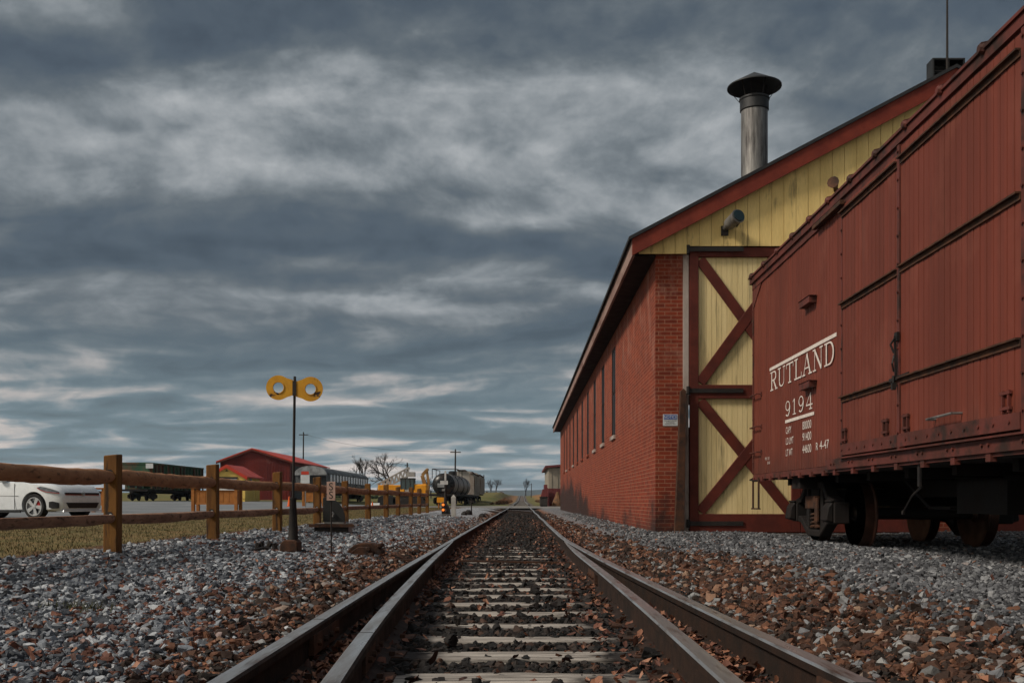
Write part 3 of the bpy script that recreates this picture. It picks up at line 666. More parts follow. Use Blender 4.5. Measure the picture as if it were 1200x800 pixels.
for wy in wins:
    mb = MB(); x_ = BX0-.035
    for a, b, c, d_ in ((-WW/2, -WW/2+.07, WZ0, WZ1), (WW/2-.07, WW/2, WZ0, WZ1), (-WW/2+.07, WW/2-.07, WZ0, WZ0+.07), (-WW/2+.07, WW/2-.07, WZ1-.07, WZ1), (-WW/2+.07, WW/2-.07, 3.24, 3.30), (-.02, .02, WZ0+.07, 3.24), (-.02, .02, 3.30, WZ1-.07)):
        mb.box(x_+.04, x_+.10, wy+a, wy+b, c, d_)
    wf = mb.build('window', M['soffit'], bh)
    MB().box(x_+.052, x_+.058, wy-WW/2+.03, wy+WW/2-.03, WZ0+.03, WZ1-.03).build('pane', M['pane'], wf)
    MB().box(BX0-.05, BX0-.002, wy-WW/2-.06, wy+WW/2+.06, WZ0-.08, WZ0+.008).build('sill', M['jamb'] if random.random() < .3 else M['brick'], wf)
sx = lambda X: 4.90+(min(X, 2*RX-X)-1.90)*.526           # underside of the roof deck
# gable boards
YG = BY0-.10
mb = MB(); X = 1.97; i = 0
while X < 12.5:
    x1 = min(X+.197, 12.53); zb = 4.745 if not (2.78 < X+.1 < 11.72) else 4.875
    if X < RX < x1: pass
    z0_, z1_ = sx(X)-.02, sx(x1)-.02
    if z1_ > zb: mb.prism([(X, zb), (x1, zb), (x1, max(z1_, zb+.01)), (X, max(z0_, zb+.01))], YG+.004*math.sin(i*7.7), YG+.03, 'Y')
    X = x1+.007; i += 1
mb.build('gable_boards', M['cream'], bh)
MB().prism([(2.2, 4.88), (12.3, 4.88), (RX, sx(RX)-.06)], YG+.034, YG+.06).build('gable_backing', M['soffit'], bh)
# rake boards, roof, eaves
YF = YG-.16
for s in (1, -1):
    def q(X): return RX+(X-RX)*s
    mb = MB()
    x0, x1 = 1.84, RX
    mb.prism([(q(x0), sx(x0)-.19), (q(x1), sx(x1)-.19), (q(x1), sx(x1)+.09), (q(x0), sx(x0)+.09)], YF, YF+.04)
    mb.build('rake_board', M['trim'], bh)
    mb = MB(); mb.prism([(q(x0-.06), sx(x0-.06)+.093), (q(x1), sx(x1)+.093), (q(x1), sx(x1)+.15), (q(x0-.06), sx(x0-.06)+.15)], YF-.03, BY1+.2)
    mb.build('roof', M['shingle'], bh)
    mb = MB(); mb.prism([(q(1.90), sx(1.90)+.0), (q(x1), sx(x1)), (q(x1), sx(x1)+.06), (q(1.90), sx(1.90)+.06)], YF+.042, BY1+.19)
    mb.prism([(q(1.90), 4.71), (q(2.26), 4.71), (q(2.26), 4.735), (q(1.90), 4.735)], YG+.062, BY1+.1)
    mb.build('soffit', M['soffit'], bh)
    a, b = sorted((q(1.84), q(1.885)))
    MB().box(a, b, YF+.045, BY1+.2, sx(1.86)-.20, sx(1.86)+.085).build('fascia', M['fascia'], bh)
# doors: two pairs, the left pair seen
def door_leaf(x0, x1, name='door'):
    z0, z1, zm0, zm1 = .05, 4.86, 2.31, 2.54; yd = BY0-.02
    st = .15; root = MB()
    for a, b, c, d_ in ((x0, x0+st, z0, z1), (x1-st, x1, z0, z1), (x0+st, x1-st, z0, z0+.31), (x0+st, x1-st, z1-.16, z1), (x0+st, x1-st, zm0, zm1)):
        root.box(a, b, yd-.055, yd, c, d_)
    for (c, d_) in ((z0+.31, zm0), (zm1, z1-.16)):
        xa, xb = x0+st, x1-st; wv = .085
        for k_, (p0, p1) in enumerate((((xa, c), (xb, d_)), ((xa, d_), (xb, c)))):
            v = Vector((p1[0]-p0[0], p1[1]-p0[1])).normalized(); nn = Vector((-v.y, v.x))*wv
            a_, b_ = Vector(p0)+v*.05, Vector(p1)-v*.05
            yy = yd-.05+.006*k_
            root.prism([tuple(a_+nn), tuple(a_-nn), tuple(b_-nn), tuple(b_+nn)], yy, yd-.001-.001*k_)
    o = root.build(name, M['trim_dark'], bh, bevel=.004)
    mb = MB(); X = x0+st-.03; i = 0
    while X < x1-st+.03:
        mb.box(X, X+.083, yd+.002+.0015*(i % 2), yd+.03, z0+.1, z1-.05); X += .087; i += 1
    mb.box(x0+.05, x1-.05, yd+.031, yd+.045, z0+.05, z1-.03, 1)
    mb.build('boards', [M['cream_door'], M['soffit']], o)
    return o
dl = door_leaf(2.83, 4.705)
for z_ in (4.82, 2.44, .20): MB().bar((2.80, BY0-.115 if z_ > 4.6 else BY0-.09, z_), (3.73, BY0-.115 if z_ > 4.6 else BY0-.09, z_), .016, .075).tube([(2.80, BY0-.10, z_-.07), (2.80, BY0-.10, z_+.07)], .03, 8).build('strap_hinge', M['iron'], dl)
d2 = door_leaf(4.715, 6.59)
door_leaf(7.9, 9.78); door_leaf(9.79, 11.67)
MB().box(2.725, 2.815, BY0-.05, BY0-.004, .0, 4.74).build('door_jamb', M['jamb'], bh)
MB().box(2.55, 6.8, BY0-.9, BY0-.03, -.1, .035).build('door_sill', M['block'], bh)
# gable lamp
gl = thing('flood_lamp', (PX(852, YG), YG, PZ(272, YG)), 'round grey floodlamp on the yellow gable above the door', 'lamp')
c = Vector((PX(849, YG), YG, PZ(268, YG))); e = c+Vector((.17, -.42, .12))
mb = MB(); dv = (e-c).normalized(); mb.tube([c, c+dv*.10, c+dv*.14, c+dv*.40, c+dv*.42], [.05, .06, .10, .115, .12], 18); mb.build('lamp_body', M['galv'], gl, smooth=True)
mb = MB(); mb.tube([c+dv*.43, c+dv*.45], [.10, .10], 18); mb.build('lens', M['glass'], gl)
mb = MB(); mb.tube([c+dv*.33+Vector((0,0,.13)), c+dv*.33+Vector((.13,0,.02)), c+dv*.33+Vector((0.02,0,-.14))], .012, 6); mb.box(c.x-.06, c.x+.06, YG-.03, YG+.0, c.z-.12, c.z+.04); mb.build('bracket', M['iron'], gl)
hl = Vector((PX(972, YG), YG-.01, PZ(224, YG)))
rl = thing('rusty_lamp', hl, 'small rusty lamp hood on the gable just above the boxcar roof', 'lamp')
mb = MB(); mb.tube([hl+Vector((.10, 0, .0)), hl+Vector((.05, -.15, .04)), hl+Vector((-.03, -.28, .06))], [.03, .045, .10], 10); mb.build('hood', M['rust'], rl, smooth=True)
mb = MB(); mb.tube([hl+Vector((.12, 0, -.10)), hl+Vector((.10, -.05, .03))], .03, 6); mb.build('arm', M['rust'], rl)
# notice sign
sgx, sgz = PX(785.5, BY0), PZ(492, BY0)
sn = thing('notice_sign', (sgx, BY0, sgz), 'small blue and white notice sign on the brick beside the door', 'sign')
MB().box(sgx-.125, sgx+.125, BY0-.012, BY0-.002, sgz-.098, sgz+.098).build('panel', M['sign_white'], sn)
MB().box(sgx-.113, sgx+.113, BY0-.0145, BY0-.0125, sgz+.012, sgz+.088).build('header', M['sign_blue'], sn)
def text(body, size, mt, parent, mat4, name, wscale=1, align='LEFT'):
    cu = bpy.data.curves.new('txt', 'FONT'); cu.body = body; cu.size = size; cu.align_x = align
    to = bpy.data.objects.new('txt', cu); C.objects.link(to); bpy.context.view_layer.update()
    me = bpy.data.meshes.new_from_object(to.evaluated_get(bpy.context.evaluated_depsgraph_get()))
    bpy.data.objects.remove(to); me.transform(Matrix.Diagonal((wscale, 1, 1, 1))); me.transform(mat4); me.transform(Matrix.Translation(-wloc(parent)))
    me.materials.clear(); me.materials.append(mt); me.name = name
    o = bpy.data.objects.new(name, me); C.objects.link(o); o.parent = parent; return o
def front(x, y, z): return Matrix.Translation((x, y, z)) @ Matrix.Rotation(R(90), 4, 'X')
text('NOTICE', .072, M['sign_white'], sn, front(sgx, BY0-.0165, sgz+.026), 'lettering', .85, 'CENTER')
text('DO NOT ENTER', .034, M['black_paint'], sn, front(sgx, BY0-.0145, sgz-.024), 'lettering', .85, 'CENTER')
text('AUTHORIZED\nPERSONNEL ONLY', .028, M['black_paint'], sn, front(sgx, BY0-.0145, sgz-.052), 'lettering', .8, 'CENTER')
# leaning iron corner guard
mb = MB(); mb.prism([(2.56, .03), (2.715, .03), (2.745, 2.42), (2.70, 2.46), (2.66, 2.42)], BY0-.22, BY0-.06)
mb2 = mb; tag(mb.build('iron_guard', M['rust'], None, loc=(2.65, BY0-.14, .03)), 'tall rusty iron guard plate standing against the brick corner by the door', 'guard plate')
# chimney
Yc = 18.6; s_ = F/Yc; cxx = PX(884, Yc); ch = thing('smoke_stack', (cxx, Yc, PZ(210, Yc)), 'tall grey metal smoke stack with conical rain cap on the engine house roof', 'chimney')
z = lambda py: PZ(py, Yc)
MB().lathe([(.245, z(235)), (.245, z(130))], (cxx, Yc, 0), 'Z', 28).build('pipe', M['galv'], ch, smooth=True)
MB().lathe([(.25, z(131)), (.265, z(130)), (.265, z(119)), (.28, z(118)), (.28, z(116)), (.25, z(116))], (cxx, Yc, 0), 'Z', 28).build('collar', M['chimcap'], ch, smooth=True)
mb = MB(); mb.lathe([(.0, z(84.5)), (.5, z(102)), (.50, z(103.3)), (.0, z(86.5))], (cxx, Yc, 0), 'Z', 32); mb.build('rain_cap', M['chimcap'], ch, smooth=True)
mb = MB()
for a in range(4):
    an = a*math.pi/2+.5; mb.bar((cxx+.2*math.cos(an), Yc+.2*math.sin(an), z(118)), (cxx+.30*math.cos(an), Yc+.30*math.sin(an), z(97)), .03, .008)
    mb.tube([(cxx+.26*math.cos(an+.7), Yc+.26*math.sin(an+.7), z(119)), (cxx+.46*math.cos(an+.7), Yc+.46*math.sin(an+.7), z(103))], .006, 5)
mb.build('strut', M['iron'], ch)
# cupola vent at the ridge, with aerial
Yv = 19.5; x0, x1 = PX(1093, Yv), PX(1131, Yv); z0, z1 = PZ(97, Yv), PZ(68, Yv)
vt = thing('roof_vent', ((x0+x1)/2, Yv, z0), 'dark square roof vent on the ridge of the engine house', 'vent')
mb = MB(); 
for a, b, c, d_ in ((x0, x0+.03, z0-.3, z1), (x1-.03, x1, z0-.3, z1), (x0+.03, x1-.03, z1-.03, z1), (x0+.03, x1-.03, z0-.3, z0-.27)): mb.box(a, b, Yv, Yv+.3, c, d_)
mb.box(x0+.03, x1-.03, Yv+.27, Yv+.29, z0-.27, z1-.03)
mb.build('housing', M['chimcap'], vt)
mb = MB(); mb.box(x0+.03, x1-.03, Yv+.02, Yv+.04, (z0+z1)/2-.01, (z0+z1)/2+.01); mb.box(x0+.30, x0+.33, Yv+.01, Yv+.03, z0, z1-.03)
for k_ in range(6): mb.bar((x0+.04, Yv+.2, z0-.1+k_*.09), (x1-.04, Yv+.2, z0-.1+k_*.09), .06, .01)
mb.build('louvre', M['iron'], vt)
ax, ay = PX(1110, 19.3), 19.3
mb = MB(); mb.tube([(ax, ay, PZ(110, ay)), (ax, ay, PZ(40, ay)), (ax, ay, PZ(-60, ay))], [.028, .022, .014], 8)
tag(mb.build('aerial_mast', M['iron'], None, loc=(ax, ay, PZ(110, ay))), 'thin black aerial mast rising in front of the ridge vent', 'mast')
c = Vector((PX(1119, 19), 19, PZ(91, 19)))
cm = thing('ridge_camera', c, 'little pale security camera at the ridge beside the aerial mast', 'camera')
MB().tube([c+Vector((-.07, 0, -.06)), c+Vector((.06, -.02, .05))], .05, 10).build('camera_body', M['white'], cm, smooth=True)
MB().tube([c+Vector((0, .02, .03)), c+Vector((.02, .05, .09)), c+Vector((.06, .1, .09))], .02, 8).build('mount', M['white'], cm)
# loose blocks at the door
mb = MB(); Yb = 14.3; mb.box(PX(800, Yb), PX(815, Yb), Yb, Yb+.3, PZ(637, Yb), PZ(627.5, Yb)); tag(mb.build('stone_block', M['block'], None, bevel=.02, loc=(PX(808, Yb), Yb+.15, PZ(637, Yb))), 'squared dark block lying on the gravel before the door', 'block')
mb = MB(); Yb = 15.2; mb.box(PX(783, Yb), PX(806, Yb), Yb, Yb+.2, PZ(633, Yb), PZ(625.5, Yb)); tag(mb.build('timber_offcut', M['tie'], None, bevel=.01, loc=(PX(795, Yb), Yb+.1, PZ(633, Yb))), 'grey timber offcut by the brick corner behind the dark block', 'timber')

# ------------------------------------------------------------ boxcar
XS, XC, CY0, CY1 = 3.54, 4.94, 2.95, 15.25
W2 = XC-XS
bc = thing('boxcar', (XC, 9.1, 0), 'weathered red wooden boxcar lettered RUTLAND 9194', 'boxcar')
def siding(y0, y1, z0, z1, x, mb, pitch=.105, th=.03, m=0):
    n_ = max(1, round((y1-y0)/pitch)); p_ = (y1-y0)/n_
    for i in range(n_): 
        a = y0+i*p_+.001; b = y0+(i+1)*p_-.001; o_ = .0025*math.sin(i*5.1)
        s_ = 1 if x < XC else -1; g_ = .020*s_
        mb.add([(x+g_+o_, a, z0), (x+o_, a+.0065, z0), (x+o_, b-.0065, z0), (x+g_+o_, b, z0), (x+g_+o_, a, z1), (x+o_, a+.0065, z1), (x+o_, b-.0065, z1), (x+g_+o_, b, z1)], [(0,1,5,4),(1,2,6,5),(2,3,7,6)], m)
Z0, Z1 = 1.0, 3.88
body = MB()
DL, DM, DR = 10.93, 9.22, 6.95
mb = body; mb.box(XS+.012, XC*2-XS-.012, CY0, CY1, Z0, Z1)
siding(DL+.02, CY1-.0, Z0-.02, Z1, XS, mb); siding(CY0, DR-.02, Z0-.02, Z1, XS, mb)
siding(CY0, CY1, Z0-.02, Z1, 2*XC-XS, mb)
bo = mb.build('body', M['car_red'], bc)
# doors
mb = MB(); siding(DM+.03, DL-.02, 1.12, 3.80, XS-.035, mb, .105); mb.box(XS-.028, XS+.01, DM+.03, DL-.02, 1.12, 3.80)
da = mb.build('door', M['car_red'], bc)
mb = MB(); siding(DR, DM-.03, 1.12, 3.84, XS-.05, mb, .105); mb.box(XS-.043, XS+.01, DR, DM-.03, 1.12, 3.84)
db = mb.build('door', M['car_red'], bc)
def zbar(y0, y1, z, x, mb, h=.055):
    mb.box(x-.042, x, y0, y1, z-.006, z+.008); mb.box(x-.01, x, y0, y1, z-.05, z-.0061)
for o_, y0, y1, x in ((da, DM+.05, DL-.02, XS-.042), (db, DR, DM-.05, XS-.057)):
    for z_ in (3.72, 2.72, 1.70):
        mb = MB(); zbar(y0, y1, z_, x, mb); mb.build('door_batten', M['rust'], o_)
    mb = MB(); mb.box(x-.012, x, y0, y1, 1.07, 1.19)
    yy = y0+.15
    while yy < y1: 
        mb.lathe([(.016, x-.022), (.016, x-.012)], (0, yy, 1.13), 'X', 6); yy += .24
    mb.build('door_rail', M['car_red_steel'], o_)
mb = MB()   # door posts and tracks
mb.box(XS-.06, XS-.001, DM-.028, DM+.028, 1.05, 3.86); mb.box(XS-.035, XS-.001, DL-.018, DL+.022, 1.05, 3.86)
mb.box(XS-.06, XS-.001, DR-.05, DR-.002, 1.05, 3.86)
for yy, x in ((DM, XS-.06), (DL, XS-.035), (DR-.03, XS-.06)):
    z_ = 1.2
    while z_ < 3.8: mb.lathe([(.014, x-.014), (.014, x)], (0, yy, z_), 'X', 6); z_ += .26
mb.build('door_post', M['car_red_steel'], bc)
# side sill and bottom track
mb = MB()
mb.box(XS-.03, XS-.001, CY0, DL+.6, .93, 1.045); mb.box(XS-.075, XS-.031, DR-2.2, DL+.02, 1.035, 1.05)
mb.box(XS-.004, XS+.06, CY0, CY1, .90, .975)
yy = CY0+.2
while yy < DL+.55:
    for q in (0, .11): mb.lathe([(.015, XS-.045), (.015, XS-.03)], (0, yy+q, .99), 'X', 6)
    mb.box(XS-.02, XS+.03, yy, yy+.08, .865, .93); yy += .62
for yy in np.arange(DL+.7, CY1-.1, .5): mb.box(XS-.02, XS+.04, yy, yy+.09, .87, .93); 
mb.build('side_sill', M['car_red_steel'], bc)
# hinge-like hasps low on the doors
for yy, x in ((DL-.18, XS-.04), (DM+.30, XS-.04), (DM-.25, XS-.055), (DR+.15, XS-.055)):
    mb = MB()
    for q in (0, .10): mb.box(x-.02, x, yy+q*.9, yy+q*.9+.02, 1.2, 1.36)
    for q in (1.22, 1.33): mb.box(x-.024, x-.001, yy-.02, yy+.13, q, q+.022)
    mb.build('hasp', M['car_red_steel'], bc)
# brackets, grab irons, locking gear
for z_ in (3.01, 1.99):
    MB().box(XS-.09, XS-.001, 11.98, 12.42, z_-.045, z_+.03).add([(XS-.10, 11.95, z_+.035), (XS, 11.95, z_+.035), (XS, 12.45, z_+.035), (XS-.10, 12.45, z_+.035)], [(0,1,2,3)]).build('card_bracket', M['car_red_steel'], bc)
def grab(y0, y1, z_, parent, r=.011):
    mb = MB(); mb.tube([(XS-.005, y0, z_), (XS-.07, y0, z_), (XS-.07, y1, z_), (XS-.005, y1, z_)], r, 6)
    for yy in (y0, y1): mb.box(XS-.012, XS-.001, yy-.03, yy+.03, z_-.03, z_+.03)
    return mb.build('grab_iron', M['car_red_steel'], parent)
for z_ in (2.16, 1.68, 1.30): grab(CY1-.08, CY1-.52, z_, bc)
mb = MB(); x = XS-.10; mb.tube([(x+.05, 7.9, 1.265), (x-.03, 7.9, 1.265), (x-.03, 8.4, 1.255), (x+.05, 8.4, 1.255)], .011, 6); mb.build('door_handle', M['galv'], db)
mb = MB()
mb.bar((XS-.085, DM-.01, 1.72), (XS-.085, DM+.01, 2.10), .022, .014); mb.tube([(XS-.09, DM, 2.08), (XS-.12, DM+.03, 2.02), (XS-.09, DM+.02, 1.94)], .010, 6)
mb.tube([(XS-.09, DM+.02, 1.92), (XS-.115, DM, 1.84), (XS-.09, DM+.03, 1.77)], .009, 6); mb.box(XS-.115, XS-.08, DM-.005, DM+.035, 1.60, 1.665)
mb.tube([(XS-.10, DM+.01, 1.66), (XS-.10, DM+.01, 1.73)], .012, 6); mb.bar((XS-.08, DM-.30, 1.71), (XS-.08, DM+.16, 1.70), .014, .032); mb.box(XS-.085, XS-.06, DM-.035, DM+.035, 2.05, 2.13)
mb.build('lock_bar', M['iron'], bc)
# corner gusset plates at the far end, near the eave
mb = MB(); mb.prism([(CY1-.02, 3.84), (CY1-.62, 3.84), (CY1-.02, 3.50)], XS-.012, XS-.001, 'X'); mb.box(XS-.014, XS+.02, CY1-.05, CY1+.01, 1.0, 3.88)
for i in range(9): mb.lathe([(.012, XS-.024), (.012, XS-.012)], (0, CY1-.03, 1.15+i*.33), 'X', 6)
mb.build('corner_plate', M['car_red_steel'], bc)
# roof
mb = MB()
mb.box(XS-.05, XS-.002, CY0-.05, CY1+.05, 3.885, 3.965)
mb.box(XS-.02, XS-.003, CY0, CY1, 3.80, 3.884)
pf = [(-W2-.07, 3.97), (-W2-.07, 3.995), (-W2*.5, 4.16), (0, 4.24), (W2*.5, 4.16), (W2+.07, 3.995), (W2+.07, 3.97)]
mb.prism([(XC+a, b) for a, b in pf], CY0-.06, CY1+.06)
yy = CY0
while yy < CY1:
    mb.prism([(XC+a*1.006, b+.03*(0 if i in (0, 6) else 1)) for i, (a, b) in enumerate(pf)], yy, yy+.05)
    mb.lathe([(.03, XS-.09), (.045, XS-.06), (.045, XS-.02)], (0, yy+.025, 3.985), 'X', 8); yy += .76
mb.build('roof', M['car_red_steel'], bc)
MB().box(XC-.3, XC+.3, CY0-.1, CY1+.1, 4.29, 4.33).build('running_board', M['tie'], bc)
# sagging eave channel seen dark over the aux door
MB().box(XS-.085, XS-.036, DL-.1, DL+.95, 3.80, 3.845).build('door_track', M['rust'], bc)
# underframe
mb = MB()
mb.box(XC-.16, XC+.16, CY0, CY1, .62, .95); mb.box(XS+.02, 2*XC-XS-.02, CY0+.02, CY1-.02, .90, .985)
for yy in (4.95, 13.24): mb.box(XS+.1, 2*XC-XS-.1, yy-.2, yy+.2, .74, .90)
for yy in np.arange(CY0+.4, CY1, 1.1): mb.box(XS+.30, 2*XC-XS-.30, yy-.05, yy+.05, .80, .90)
for X in (XC-.6, XC+.6): mb.tube([(X, 11.4, .86), (X, 10.6, .50), (X, 7.6, .50), (X, 6.8, .86)], .02, 6)
mb.box(XC-.75, XC-.25, 8.6, 9.6, .45, .75); mb.tube([(XC-.5, 6.4, .62), (XC-.5, 7.3, .62)], .2, 14)
mb.tube([(XC+.1, 7.0, .5), (XC+.1, 11.5, .48)], .018, 6); mb.bar((XC-.7, 9.9, .5), (XC+.4, 10.0, .5), .05, .02)
mb.build('underframe', M['car_black'], bc)
mb = MB(); yy = 8.95; mb.box(XS+.02, XS+.04, yy-.025, yy+.025, .70, .93); mb.tube([(XS+.05, yy, .70), (XS+.1, yy+.35, .62), (XS+.14, yy+.62, .50), (XS+.14, yy+.66, .47)], .010, 6); mb.lathe([(.022, -.01), (.022, .01)], (XS+.14, yy+.67, .46), 'X', 8); mb.build('brake_rod', M['iron'], bc)
mb = MB(); mb.tube([(XS+.02, CY1-.7, .90), (XS-.02, CY1-.2, .88), (XS-.03, CY1+.1, .90), (XS+.05, CY1+.15, .93)], .012, 6); mb.build('uncoupling_lever', M['car_black'], bc)
mb = MB()
for yy in (CY1-.02, CY1-.38): mb.bar((XS-.01, yy, .93), (XS-.01, yy, .46), .02, .05)
mb.bar((XS-.01, CY1, .46), (XS-.01, CY1-.40, .46), .05, .02); mb.build('step', M['rust'], bc)
mb = MB(); mb.box(XC-.12, XC+.12, CY1+.0, CY1+.35, .72, .95); mb.box(XC-.16, XC+.16, CY1+.35, CY1+.62, .70, .97); mb.build('coupler', M['car_black'], bc, bevel=.03)
def truck(cy, full=True):
    root = MB(); root.box(XC-1.05, XC+1.05, cy-.16, cy+.16, .50, .73)
    for s in (-1, 1): root.tube([(XC+s*.74, cy-.84*1, .42), (XC+s*.74, cy-.84, .42)], .01, 4)
    o = root.build('truck', M['car_black'], bc)
    for s in (-1, 1):
        X = XC+s*1.0; mb = MB()
        top = [(-.86, .55), (-.60, .60), (-.38, .78), (.38, .78), (.60, .60), (.86, .55)]
        bot = [(-.86, .34), (-.58, .32), (-.26, .15), (.26, .15), (.58, .32), (.86, .34)]
        for ch_ in (top, bot):
            for a, b in zip(ch_[:-1], ch_[1:]): mb.bar((X, cy+a[0], a[1]), (X, cy+b[0], b[1]), .15, .085)
        for q in (-.31, .31): mb.bar((X, cy+q, .15), (X, cy+q, .78), .12, .09)
        for q in (-1, 1): mb.bar((X, cy+q*.86, .55), (X, cy+q*.86, .34), .15, .10)
        mb.build('side_frame', M['car_black'], o, bevel=.012)
        for q in (-.11, .11):
            mb = MB(); pts = [(X+.055*math.cos(a_)+s*.01, cy+q+.085*math.sin(a_), .21+a_*.0085) for a_ in np.linspace(0, 2*math.pi*4.5, 54)]
            mb.tube(pts, .017, 5); mb.build('spring', M['rust'], o, smooth=True)
        MB().box(X-.07+s*.05, X+.07+s*.05, cy-.22, cy+.22, .47, .64).box(X-.02+s*.09, X+.02+s*.09, cy-.28, cy-.17, .30, .62).build('bolster_end', M['rust'], o, bevel=.01)
        for q in (-.84, .84):
            mb = MB(); mb.box(X-.10, X+.12 if s > 0 else X+.10, cy+q-.13, cy+q+.13, .29, .56)
            xo = X+s*.10; mb.prism([(xo, .30), (xo+s*.10, .33), (xo+s*.07, .50), (xo, .58)], cy+q-.12, cy+q+.12, 'Y'); mb.bar((xo+s*.02, cy+q-.13, .57), (xo+s*.02, cy+q+.13, .57), .05, .03)
            mb.build('journal_box', M['car_black'], o, bevel=.015)
    for q in (-.84, .84):
        for s in (-1, 1):
            X = XC+s*.74; mb = MB()
            pr = [(.07, .10), (.10, .06), (.15, .012), (.30, .025), (.345, .055), (.375, .062), (.412, .065)]
            mb.lathe([(r_, s*t_) for r_, t_ in pr], (X, cy+q, .42), 'X', 40, 0)
            mb.lathe([(.412, s*.065), (.418, -s*.045), (.444, -s*.06), (.444, -s*.078), (.40, -s*.08), (.3, -s*.05), (.12, -s*.06), (.08, -s*.1)], (X, cy+q, .42), 'X', 40, 1)
            mb.build('wheel', [M['wheel_face'], M['wheel_tread']], o, smooth=True)
        MB().tube([(XC-.98, cy+q, .42), (XC+.98, cy+q, .42)], .075, 12).build('axle', M['car_black'], o, smooth=True)
truck(13.24); truck(4.95)
# lettering
XL = XS-.0045
def side(y, z, dx_=0): return Matrix(((0, 0, -1, XL-dx_), (-1, 0, 0, y), (0, 1, 0, z), (0, 0, 0, 1)))
TK, TN = .165, .065
def arc(cx, cy, rx, ry, a0, a1, n=14): return [(cx+rx*math.cos(R(a0+(a1-a0)*i/n)), cy+ry*math.sin(R(a0+(a1-a0)*i/n))) for i in range(n+1)]
GL = {
 'R': (.86, [([(.19,0),(.19,1)], TK), ([(.02,.03),(.38,.03)], TN), ([(.02,.97),(.45,.97)], TN), (arc(.45,.75,.22,.215,90,-90), [TN,TN*1.4,TK*.9,TK,TK*.9,TN*1.4,TN]), ([(.2,.53),(.45,.53)], TN), ([(.42,.52),(.70,.05)], TK), ([(.60,.03),(.86,.03)], TN)]),
 'U': (.90, [([(.20,.97),(.20,.32)], TK), (arc(.45,.30,.25,.27,180,360), [TK,TK*.8,TN,TN,TN,TN]), ([(.70,.30),(.70,.97)], TN), ([(.03,.97),(.36,.97)], TN), ([(.58,.97),(.84,.97)], TN)]),
 'T': (.82, [([(.40,0),(.40,1)], TK), ([(.04,.96),(.76,.96)], TN*1.2), ([(.05,.98),(.05,.74)], TN), ([(.75,.98),(.75,.74)], TN), ([(.24,.03),(.56,.03)], TN)]),
 'L': (.78, [([(.20,0),(.20,1)], TK), ([(.03,.97),(.37,.97)], TN), ([(.03,.04),(.72,.04)], TN*1.2), ([(.71,.03),(.71,.28)], TN)]),
 'A': (.92, [([(.12,.03),(.42,.98)], TN), ([(.42,1.0),(.72,.03)], TK), ([(.22,.33),(.62,.33)], TN), ([(.0,.03),(.27,.03)], TN), ([(.58,.03),(.90,.03)], TN)]),
 'N': (.94, [([(.17,0),(.17,.97)], TN), ([(.17,.97),(.72,.05)], TK), ([(.73,.0),(.73,.97)], TN), ([(.02,.97),(.24,.97)], TN), ([(.04,.03),(.30,.03)], TN), ([(.60,.97),(.87,.97)], TN)]),
 'D': (.88, [([(.19,0),(.19,1)], TK), ([(.03,.97),(.42,.97)], TN), ([(.03,.03),(.42,.03)], TN), (arc(.42,.5,.32,.47,90,-90), [TN,TN*1.6,TK,TK,TK,TN*1.6,TN])]),
 '9': (.74, [(arc(.35,.68,.24,.29,0,360,24), [TK*.9,TN*1.2,TN,TN*1.2,TK*.9,TN*1.2,TN,TN*1.2,TK*.9]), (arc(.28,.62,.33,.6,5,-80), [TK,TK,TK*.8,TN]), ([(.33,.04),(.13,.12)], TN*1.6)]),
 '1': (.56, [([(.28,0),(.28,1)], TK), ([(.08,.03),(.48,.03)], TN), ([(.28,.97),(.10,.82)], TN)]),
 '4': (.78, [([(.52,0),(.52,1)], TK), ([(.50,.98),(.06,.30)], TN), ([(.04,.28),(.74,.28)], TN*1.3), ([(.36,.03),(.70,.03)], TN)]),
}
def strokes(word, y0, z0, H, W, parent, gap=.03):
    tot = sum(GL[c_][0] for c_ in word)+gap*(len(word)-1); sx_ = W/tot; u0 = 0; mb = MB(); k_ = 0
    for c_ in word:
        for pts, wd in GL[c_][1]:
            k_ += 1; P_ = [Vector(((u0+a)*sx_, b*H)) for a, b in pts]; n_ = len(P_)
            ws = np.interp(np.linspace(0, 1, n_), np.linspace(0, 1, len(wd)), wd) if isinstance(wd, list) else [wd]*n_
            vs = []
            for i in range(n_):
                d_ = (P_[min(i+1, n_-1)]-P_[max(i-1, 0)]).normalized(); nn = Vector((-d_.y, d_.x))*ws[i]*H/2
                for q in (P_[i]+nn, P_[i]-nn): vs.append((XL-.0003*k_, y0-q.x, z0+q.y))
            mb.add(vs, [(2*i, 2*i+1, 2*i+3, 2*i+2) for i in range(n_-1)])
        u0 += GL[c_][0]+gap
    return mb.build('lettering', M['white_paint'], parent)
tag(strokes('RUTLAND', 14.20, 2.135, .265, 2.98, bc), 'white serif letters RUTLAND')
tag(strokes('9194', 13.40, 1.70, .205, 1.30, bc, .16), 'white serif number 9194')
MB().box(XL-.003, XL, 11.20, 14.22, 2.425, 2.468).build('stripe', M['white_paint'], bc)
MB().box(XL-.003, XL, 12.06, 13.38, 1.617, 1.657).build('stripe', M['white_paint'], bc)
for a, b, zr_ in (('CAPY', '80000', 1.472), ('LD LMT', '91400', 1.328), ('LT WT', '44600', 1.175)):
    text(a, .13, M['white_paint'], bc, side(13.36, zr_), 'lettering', .85)
    text(b, .145, M['white_paint'], bc, side(12.57, zr_), 'lettering', 1.08)
text('R', .13, M['white_paint'], bc, side(12.0, 1.185), 'lettering', 1.2); text('4-47', .145, M['white_paint'], bc, side(11.84, 1.185), 'lettering', 1.35)
text('RPKD 1 10 51', .055, M['white_paint'], bc, side(14.50, 1.17), 'lettering', .85); text('RS ARC', .055, M['white_paint'], bc, side(14.36, 1.105), 'lettering', .85)
